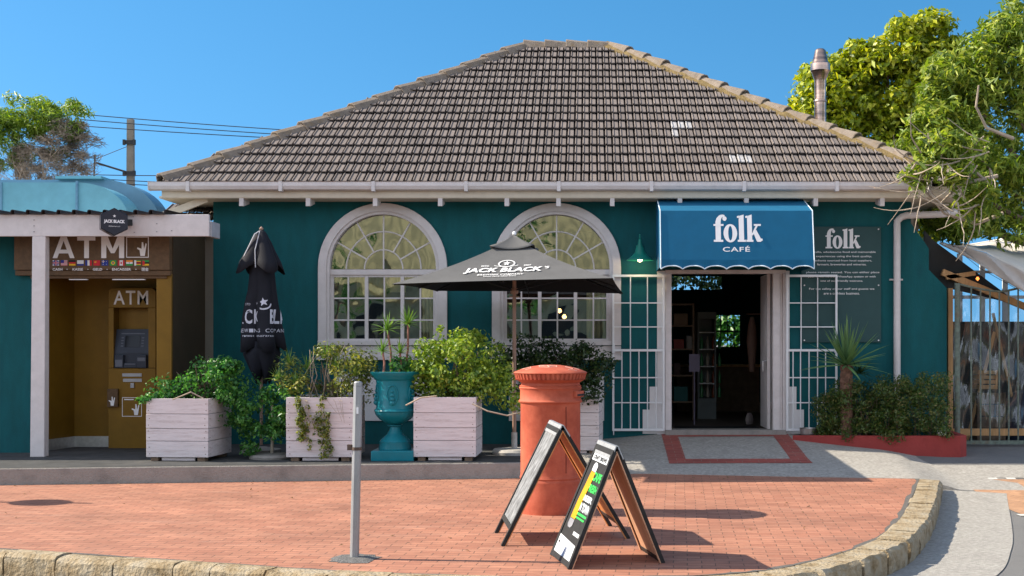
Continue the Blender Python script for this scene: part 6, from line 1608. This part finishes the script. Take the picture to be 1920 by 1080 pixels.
b = MB(); T0 = Vector((8.4, 1.2, -.2)); b.tube([T0, T0 + Vector((-.1, 0, 1.5)), T0 + Vector((-.3, 0, 2.6))], [.2, .17, .14], 12)
for (px, py) in ((1880, 60), (1800, 150), (1730, 300), (1760, 380), (1830, 420), (1900, 200), (1840, 300)):
    q = Vector(PT(px, py, D)); a = T0 + Vector((-.3, 0, 2.5)); m1 = a.lerp(q, .4) + Vector((0, rr.uniform(-.3, .3), .35)); b.tube([a, m1, a.lerp(q, .75) + Vector((0, 0, .1)), q], [.08, .05, .03, .012], 7)
b.build('trunk', m_bark, tB)
b = MB()
for i in range(46):
    px = rr.uniform(1700, 1860); py = rr.uniform(250, 400); p = Vector(PT(px, py, 18.2)); dx = rr.uniform(-.55, .1); pts = [p]
    d = Vector((dx, rr.uniform(-.2, .2), rr.uniform(-.6, .15))).normalized()
    for k in range(6): d = (d + Vector((rr.gauss(0, .12), rr.gauss(0, .1), .10))).normalized(); pts.append(pts[-1] + d * rr.uniform(.08, .16))
    b.tube(pts, [.012, .011, .010, .008, .006, .005, .003], 5)
for pts in ([(1870, 330), (1800, 345), (1760, 385), (1735, 360), (1715, 320)], [(1880, 400), (1830, 420), (1770, 400), (1725, 345), (1700, 290)], [(1860, 350), (1815, 310), (1780, 330), (1745, 290), (1740, 250)], [(1900, 260), (1850, 240), (1830, 200), (1835, 160)]):
    b.tube([PT(x, y, 18.6 - .1 * i) for i, (x, y) in enumerate(pts)], [.03, .024, .018, .012, .008][:len(pts)], 6)
b.build('bare_limbs', m_twig, tB)
# left tree, half leafy half dry
D = 42; tL = thing('tree', 'half dried tree with grey twigs beyond the kiosk roof', 'tree', ((60 - 1105) * D / F, D - CD, -.2))
cl = []
for (px, py, rx, ry, n, sd) in ((60, 215, 75, 35, 40, 1), (20, 270, 50, 60, 34, 2), (125, 222, 45, 40, 20, 3), (-40, 260, 60, 90, 30, 4), (90, 260, 40, 40, 10, 6)):
    c_, r_ = ell(px, py, rx, ry, D, 50); cl += clumps_in(c_, r_, n, .30, 85, 80 + sd, shell=.4)
leaves('crown', cl, .22, .04, m_lfL, tL, seed=90, up=.4, out=.5)
b = MB(); rr = random.Random(12); c0 = Vector(PT(80, 400, D))
b.tube([(c0.x, c0.y, -.2), tuple(c0)], [.2, .14], 10)
for i in range(34): limbs(b, (c0 + Vector((rr.uniform(-.9, .5), rr.uniform(-.3, .3), rr.uniform(-.4, .5))), (rr.gauss(.15, .7), rr.gauss(0, .5), 1 * rr.uniform(.5, 1))), .032, 3, .95, i, up=.2, spread=.42, n=4, rng=rr)
b.build('dry_branches', m_twig, tL)
cl = []
for (px, py, rx, ry, n, sd) in ((130, 280, 60, 60, 60, 1), (70, 310, 70, 35, 40, 2)):
    c_, r_ = ell(px, py, rx, ry, D, 50); cl += clumps_in(c_, r_, n, .25, 60, 84 + sd, shell=.3)
leaves('dry_twigs', cl, .26, .012, m_twig, tL, seed=91, up=.6, out=.3)
# foliage behind the cafe seen through the back windows
t = thing('garden_bush', 'sunlit garden bush seen through the back window of the cafe', 'bush', (3.0, 12.0, -.2))
leaves('foliage', clumps_in((3.4, 11.2, 1.1), (1.6, .6, 1.3), 80, .4, 110, 95), .12, .08, m_lf1, t, seed=96)
leaves('upper_foliage', clumps_in((2.6, 13.2, 3.9), (2.6, .6, 1.5), 110, .5, 120, 97), .13, .08, m_lf3, t, seed=98)

# ---------------- utility pole and wires ----------------
D = 46; up_ = thing('utility_pole', 'concrete power pole with brackets beyond the kiosk', 'utility pole', PT(245, 640, D))
k = D / F; x0 = PT(245, 640, D)[0]; y0 = D - CD; zz = lambda py: CH - (py - 640) * k
m_post = mat('weathered concrete pole', (.27, .23, .18), rough=.9, var=.2, vs=2)
b = MB(); b.add([(x0 - .16, y0 - .12, -.2), (x0 + .16, y0 - .12, -.2), (x0 + .16, y0 + .12, -.2), (x0 - .16, y0 + .12, -.2), (x0 - .11, y0 - .09, zz(224)), (x0 + .11, y0 - .09, zz(224)), (x0 + .11, y0 + .09, zz(224)), (x0 - .11, y0 + .09, zz(224))],
      [(0, 3, 2, 1), (4, 5, 6, 7), (0, 1, 5, 4), (1, 2, 6, 5), (2, 3, 7, 6), (3, 0, 4, 7)]); b.build('pole', m_post, up_)
for py in (268, 326): b = MB(); b.box(x0 - .22, x0 + .22, y0 - .16, y0 - .10, zz(py + 3), zz(py - 4)); b.box(x0 - .22, x0 - .14, y0 - .2, y0 - .1, zz(py + 5), zz(py - 5)); b.box(x0 + .14, x0 + .22, y0 - .2, y0 - .1, zz(py + 5), zz(py - 5)); b.build('bracket', mat('dark steel bracket', (.05, .05, .05)), up_)
b = MB(); b.tube([(PT(180, 305, D)[0], y0, zz(305)), (x0, y0, zz(325))], .035, 6); b.tube([(PT(180, 298, D)[0], y0, zz(298)), (x0, y0, zz(272))], .012, 5); b.tube([(PT(178, 296, D)[0], y0, zz(290)), (PT(176, 330, D)[0], y0, zz(335))], .03, 6); b.build('cantilever_arm', mat('dark steel bracket', (0, 0, 0)), up_)
m_wire = mat('black cable', (.03, .03, .035))
for i, (ya_, yb_) in enumerate(((214, 243), (224, 252), (236, 259), (327, 328), (333, 345), (340, 352))):
    b = MB(); pts = []
    xa2, xb2 = (150, 640) if i < 3 else (150, 420)
    for j in range(13): t = j / 12; pts.append(PT(xa2 + (xb2 - xa2) * t, ya_ + (yb_ - ya_) * t * (490 / 490) * (1.25 if i < 3 else 1) + 6 * 4 * t * (1 - t) * .3, D - .5))
    b.tube(pts, .016, 5); o = b.build('overhead_wire', m_wire)
    tag(o, ['highest of the overhead wires left of the roof', 'second highest overhead wire, passing just behind the pole top', 'third overhead wire from the top left of the roof', 'thin level wire beside the lower pole bracket', 'sloping wire just above the blue duct', 'lowest overhead wire, close above the blue duct'][i], 'wire', 'overhead wires beyond the kiosk')

# fallen leaves and grit on the paving
lp = []
rl = np.random.default_rng(44)
for i in range(150):
    x = rl.uniform(-7, 4); y = rl.uniform(-9, -3.2) if rl.random() < .45 else rl.uniform(-3.95, -3.4) + .1 * (x + 7) * .9
    if y < -2.9 and (x < 2.6 or y > -6): lp.append((np.array((x, y, .012)), (.02, .02, .002), 1))
t = leaves('fallen_leaves', lp, .04, .018, leafmat('dry fallen leaves', [(.10, .06, .02), (.20, .13, .05), (.08, .05, .03)]), seed=45, up=3, out=0); tag(t, 'small dry leaves scattered over the brick paving', 'fallen leaves', kind='stuff')

# ---------------- inside the cafe ----------------
def IX(px, y): return X_(px, y)
fr_ = thing('display_fridge', 'tall glass fronted fridge inside the cafe doorway', 'fridge', (IX(1325, 3.2), 3.2, .39))
y = 3.2; xa_, xb_, za_, zb_ = IX(1308, y), IX(1343, y), .39, Z_(585, y)
b = MB(); b.box(xa_, xb_, y + .5, y + .55, za_, zb_); b.box(xa_, xa_ + .03, y, y + .5, za_, zb_); b.box(xb_ - .03, xb_, y, y + .5, za_, zb_); b.box(xa_ + .03, xb_ - .03, y, y + .5, zb_ - .12, zb_); b.box(xa_ + .03, xb_ - .03, y, y + .5, za_, .75); b.build('cabinet', mat('pale grey cabinet', (.16, .18, .18)), fr_)
for z in (1.0, 1.3, 1.6, 1.9): b = MB(); b.box(xa_ + .03, xb_ - .03, y + .03, y + .5, z, z + .015); b.build('shelf', m_metalwhite, fr_)
rr = random.Random(3)
for z in (.765, 1.015, 1.315, 1.615): 
    for i in range(4):
        x = xa_ + .08 + i * .105; b = MB(); b.lathe([(.03, 0), (.03, .14), (.012, .18), (.012, .22), (.001, .225)], (x, y + .12, z), 10)
        o = b.build('bottle', MATS.setdefault('b%d' % (i % 3), mat('bottle %d' % (i % 3), [(.05, .2, .08), (.35, .3, .25), (.2, .05, .02)][i % 3], rough=.2)), smooth=True)
        tag(o, 'small bottle on the %s fridge shelf inside the cafe' % {.765: 'lowest', 1.015: 'second', 1.315: 'third', 1.615: 'top'}[z], 'bottle', 'bottles on the %s fridge shelf' % {.765: 'lowest', 1.015: 'second', 1.315: 'third', 1.615: 'top'}[z])
sh = thing('shelf_unit', 'dark wooden shelf unit with goods at the left inside the cafe', 'shelf', (IX(1280, 2.6), 2.6, .39))
y = 2.6; xa_, xb_ = IX(1255, y), IX(1302, y)
b = MB(); b.box(xa_, xa_ + .03, y, y + .4, .39, 2.4); b.box(xb_ - .03, xb_, y, y + .4, .39, 2.4); b.build('upright', m_rough, sh)
for z in (.7, 1.15, 1.6, 2.0, 2.37): b = MB(); b.box(xa_ + .03, xb_ - .03, y, y + .4, z, z + .025); b.build('shelf', m_rough, sh)
for i, (z, w_, h_, c_) in enumerate(((.725, .3, .25, (.05, .25, .25)), (1.175, .14, .2, (.1, .05, .05)), (1.625, .22, .16, (.5, .1, .08)), (1.625, .12, .22, (.5, .45, .4)), (2.025, .3, .2, (.4, .25, .15)))):
    x = xa_ + .08 + (.22 if i == 3 else 0); b = MB(); b.box(x, x + w_ * .8, y + .05, y + .3, z, z + h_); b.box(x + .01, x + w_ * .8 - .01, y + .044, y + .05, z + .03, z + h_ - .03)
    o = b.build('packet', mat('packet %d' % i, tuple(q * .35 for q in c_), rough=.7), bevel=.006); tag(o, ['teal box on the lowest shelf inside the doorway', 'dark packet on the second shelf inside the doorway', 'red box on the middle shelf inside the doorway', 'beige tall packet on the middle shelf inside the doorway', 'brown box on the upper shelf inside the doorway'][i], 'box')
b = MB(); y = 1.6; b.box(IX(1292, y), IX(1312, y), y, y + .01, Z_(697, y), Z_(664, y)); b.tube([(IX(1302, y), y + .02, .39), (IX(1302, y), y + .02, Z_(670, y))], .012, 6); o = b.build('notice_stand', mat('lilac notice', (.15, .13, .18))); tag(o, 'lilac paper notice on a thin stand inside the doorway', 'notice')
cu = thing('counter', 'dark wooden serving counter deep inside the cafe', 'counter', (2.2, 5.6, .39))
b = MB(); b.box(1.7, 3.3, 5.6, 6.2, .39, 1.25); b.build('front', m_rough, cu); b = MB(); b.box(1.65, 3.35, 5.5, 6.25, 1.255, 1.3); b.build('worktop', m_wood, cu, bevel=.005)
b = MB()
for s_ in (0, .22): b.lathe([(.05, -.5), (.075, -.3), (.09, 0), (.06, .25), (.03, .4)], (IX(1410, 1.8) + s_, 1.8, 1.75), 14, rf=lambda t, z: 1 + .15 * math.sin(2 * t + z * 4))
b.tube([(IX(1405, 1.8) - .05, 1.8, 2.2), (IX(1405, 1.8) + .35, 1.8, 2.2)], .01, 6); o = b.build('hanging_garments', mat('faded brown cloth', (.13, .075, .055)), smooth=True); tag(o, 'faded brown garments hanging at the right inside the doorway', 'clothes')
b = MB(); b.lathe([(.05, 0), (.065, .06), (.05, .14), (.03, .18)], (IX(1405, 1.3), 1.3, .42), 10, rf=lambda t, z: 1 + .3 * math.sin(2 * t)); o = b.build('paper_bag', mat('crumpled pale paper', (.16, .13, .12))); tag(o, 'crumpled pale paper bag on the floor inside the doorway', 'bag')
mtm = MB(); mtm.box(1.35, 2.65, .3, 1.2, .392, .40); o = mtm.build('door_mat', m_black); tag(o, 'dark door mat just inside the cafe doorway', 'mat')
for (px, py, y, lb) in ((1049, 583, 2.4, 'small lit bulb seen through the right window, higher one'), (1058, 594, 3.2, 'small lit bulb seen through the right window, lower one')):
    x, z = XZ(px, py, y); q = thing('pendant_lamp', lb, 'lamp', (x, y, z), 'pendant lamps inside the cafe')
    b = MB(); b.lathe([(.001, -.04), (.035, -.02), (.04, 0), (.02, .04)], (x, y, z), 12); b.build('bulb', mat('warm pendant bulb', (1, .7, .4), emit=(1, .55, .2), es=4), q)
    b = MB(); b.tube([(x, y, z + .04), (x, y, 3.75)], .006, 5); b.build('cord', m_black, q)
tb_ = thing('cafe_table', 'round dark table inside the cafe behind the right window', 'table', (-.4, 2.2, .39)); b = MB(); b.lathe([(.4, 0), (.4, .03)], (-.4, 2.2, 1.12), 24); b.build('tabletop', m_rough, tb_); b = MB(); b.tube([(-.4, 2.2, .4), (-.4, 2.2, 1.12)], .04, 8); b.lathe([(.25, 0), (.04, .03)], (-.4, 2.2, .4), 20); b.build('leg', m_black, tb_)

# ---------------- street side behind the camera (mirrored in the window glass) ----------------
ob = thing('terrace_building', 'tall cream terrace with an olive corrugated roof across the street', 'building', (0, -46, -.2))
b = MB(); b.box(-34, 24, -54, -46, -.3, 4.6); b.build('wall', mat('cream rendered wall', (.50, .45, .28), var=.25, vs=.4, dirt=.8, dirt_c=(.15, .13, .05), ds=.3), ob)
b = MB(); vs = []; n = 500
for i in range(n + 1):
    x = -34.5 + 59 * i / n; vs += [(x, -45.5, 4.55 + .03 * math.sin(i * .8)), (x, -51, 10.6 + .03 * math.sin(i * .8))]
b.add(vs, [(2 * i, 2 * i + 2, 2 * i + 3, 2 * i + 1) for i in range(n)]); b.build('roof', mat('olive corrugated roofing', (.30, .28, .15), rough=.8, var=.2, vs=.2), ob)
b = MB()
for x in range(-32, 22, 5): b.box(x, x + 2.2, -45.98, -45.9, .6, 3.0)
b.build('window', m_dark, ob)
for i, (x, h_) in enumerate(((5.5, 6.0), (9, 7), (-12.5, 9.5), (-4.5, 9))):
    yy = -41 + 2 * (i % 2)
    t = thing('street_tree', ['shortest leafy tree across the street', 'leafy tree across the street facing the pillar box', 'tallest leafy tree across the street facing the kiosk', 'tall leafy tree across the street facing the arched windows'][i], 'tree', (x, yy, -.2))
    leaves('crown', clumps_in((x, yy, h_ * .6), (2.2, 2, h_ * .38), 30, .7, 40, 200 + i), .3, .16, m_lf1, t, seed=210 + i)
    b = MB(); b.tube([(x, yy, -.2), (x, yy, h_ * .5)], [.25, .15], 8); b.build('trunk', m_bark, t)
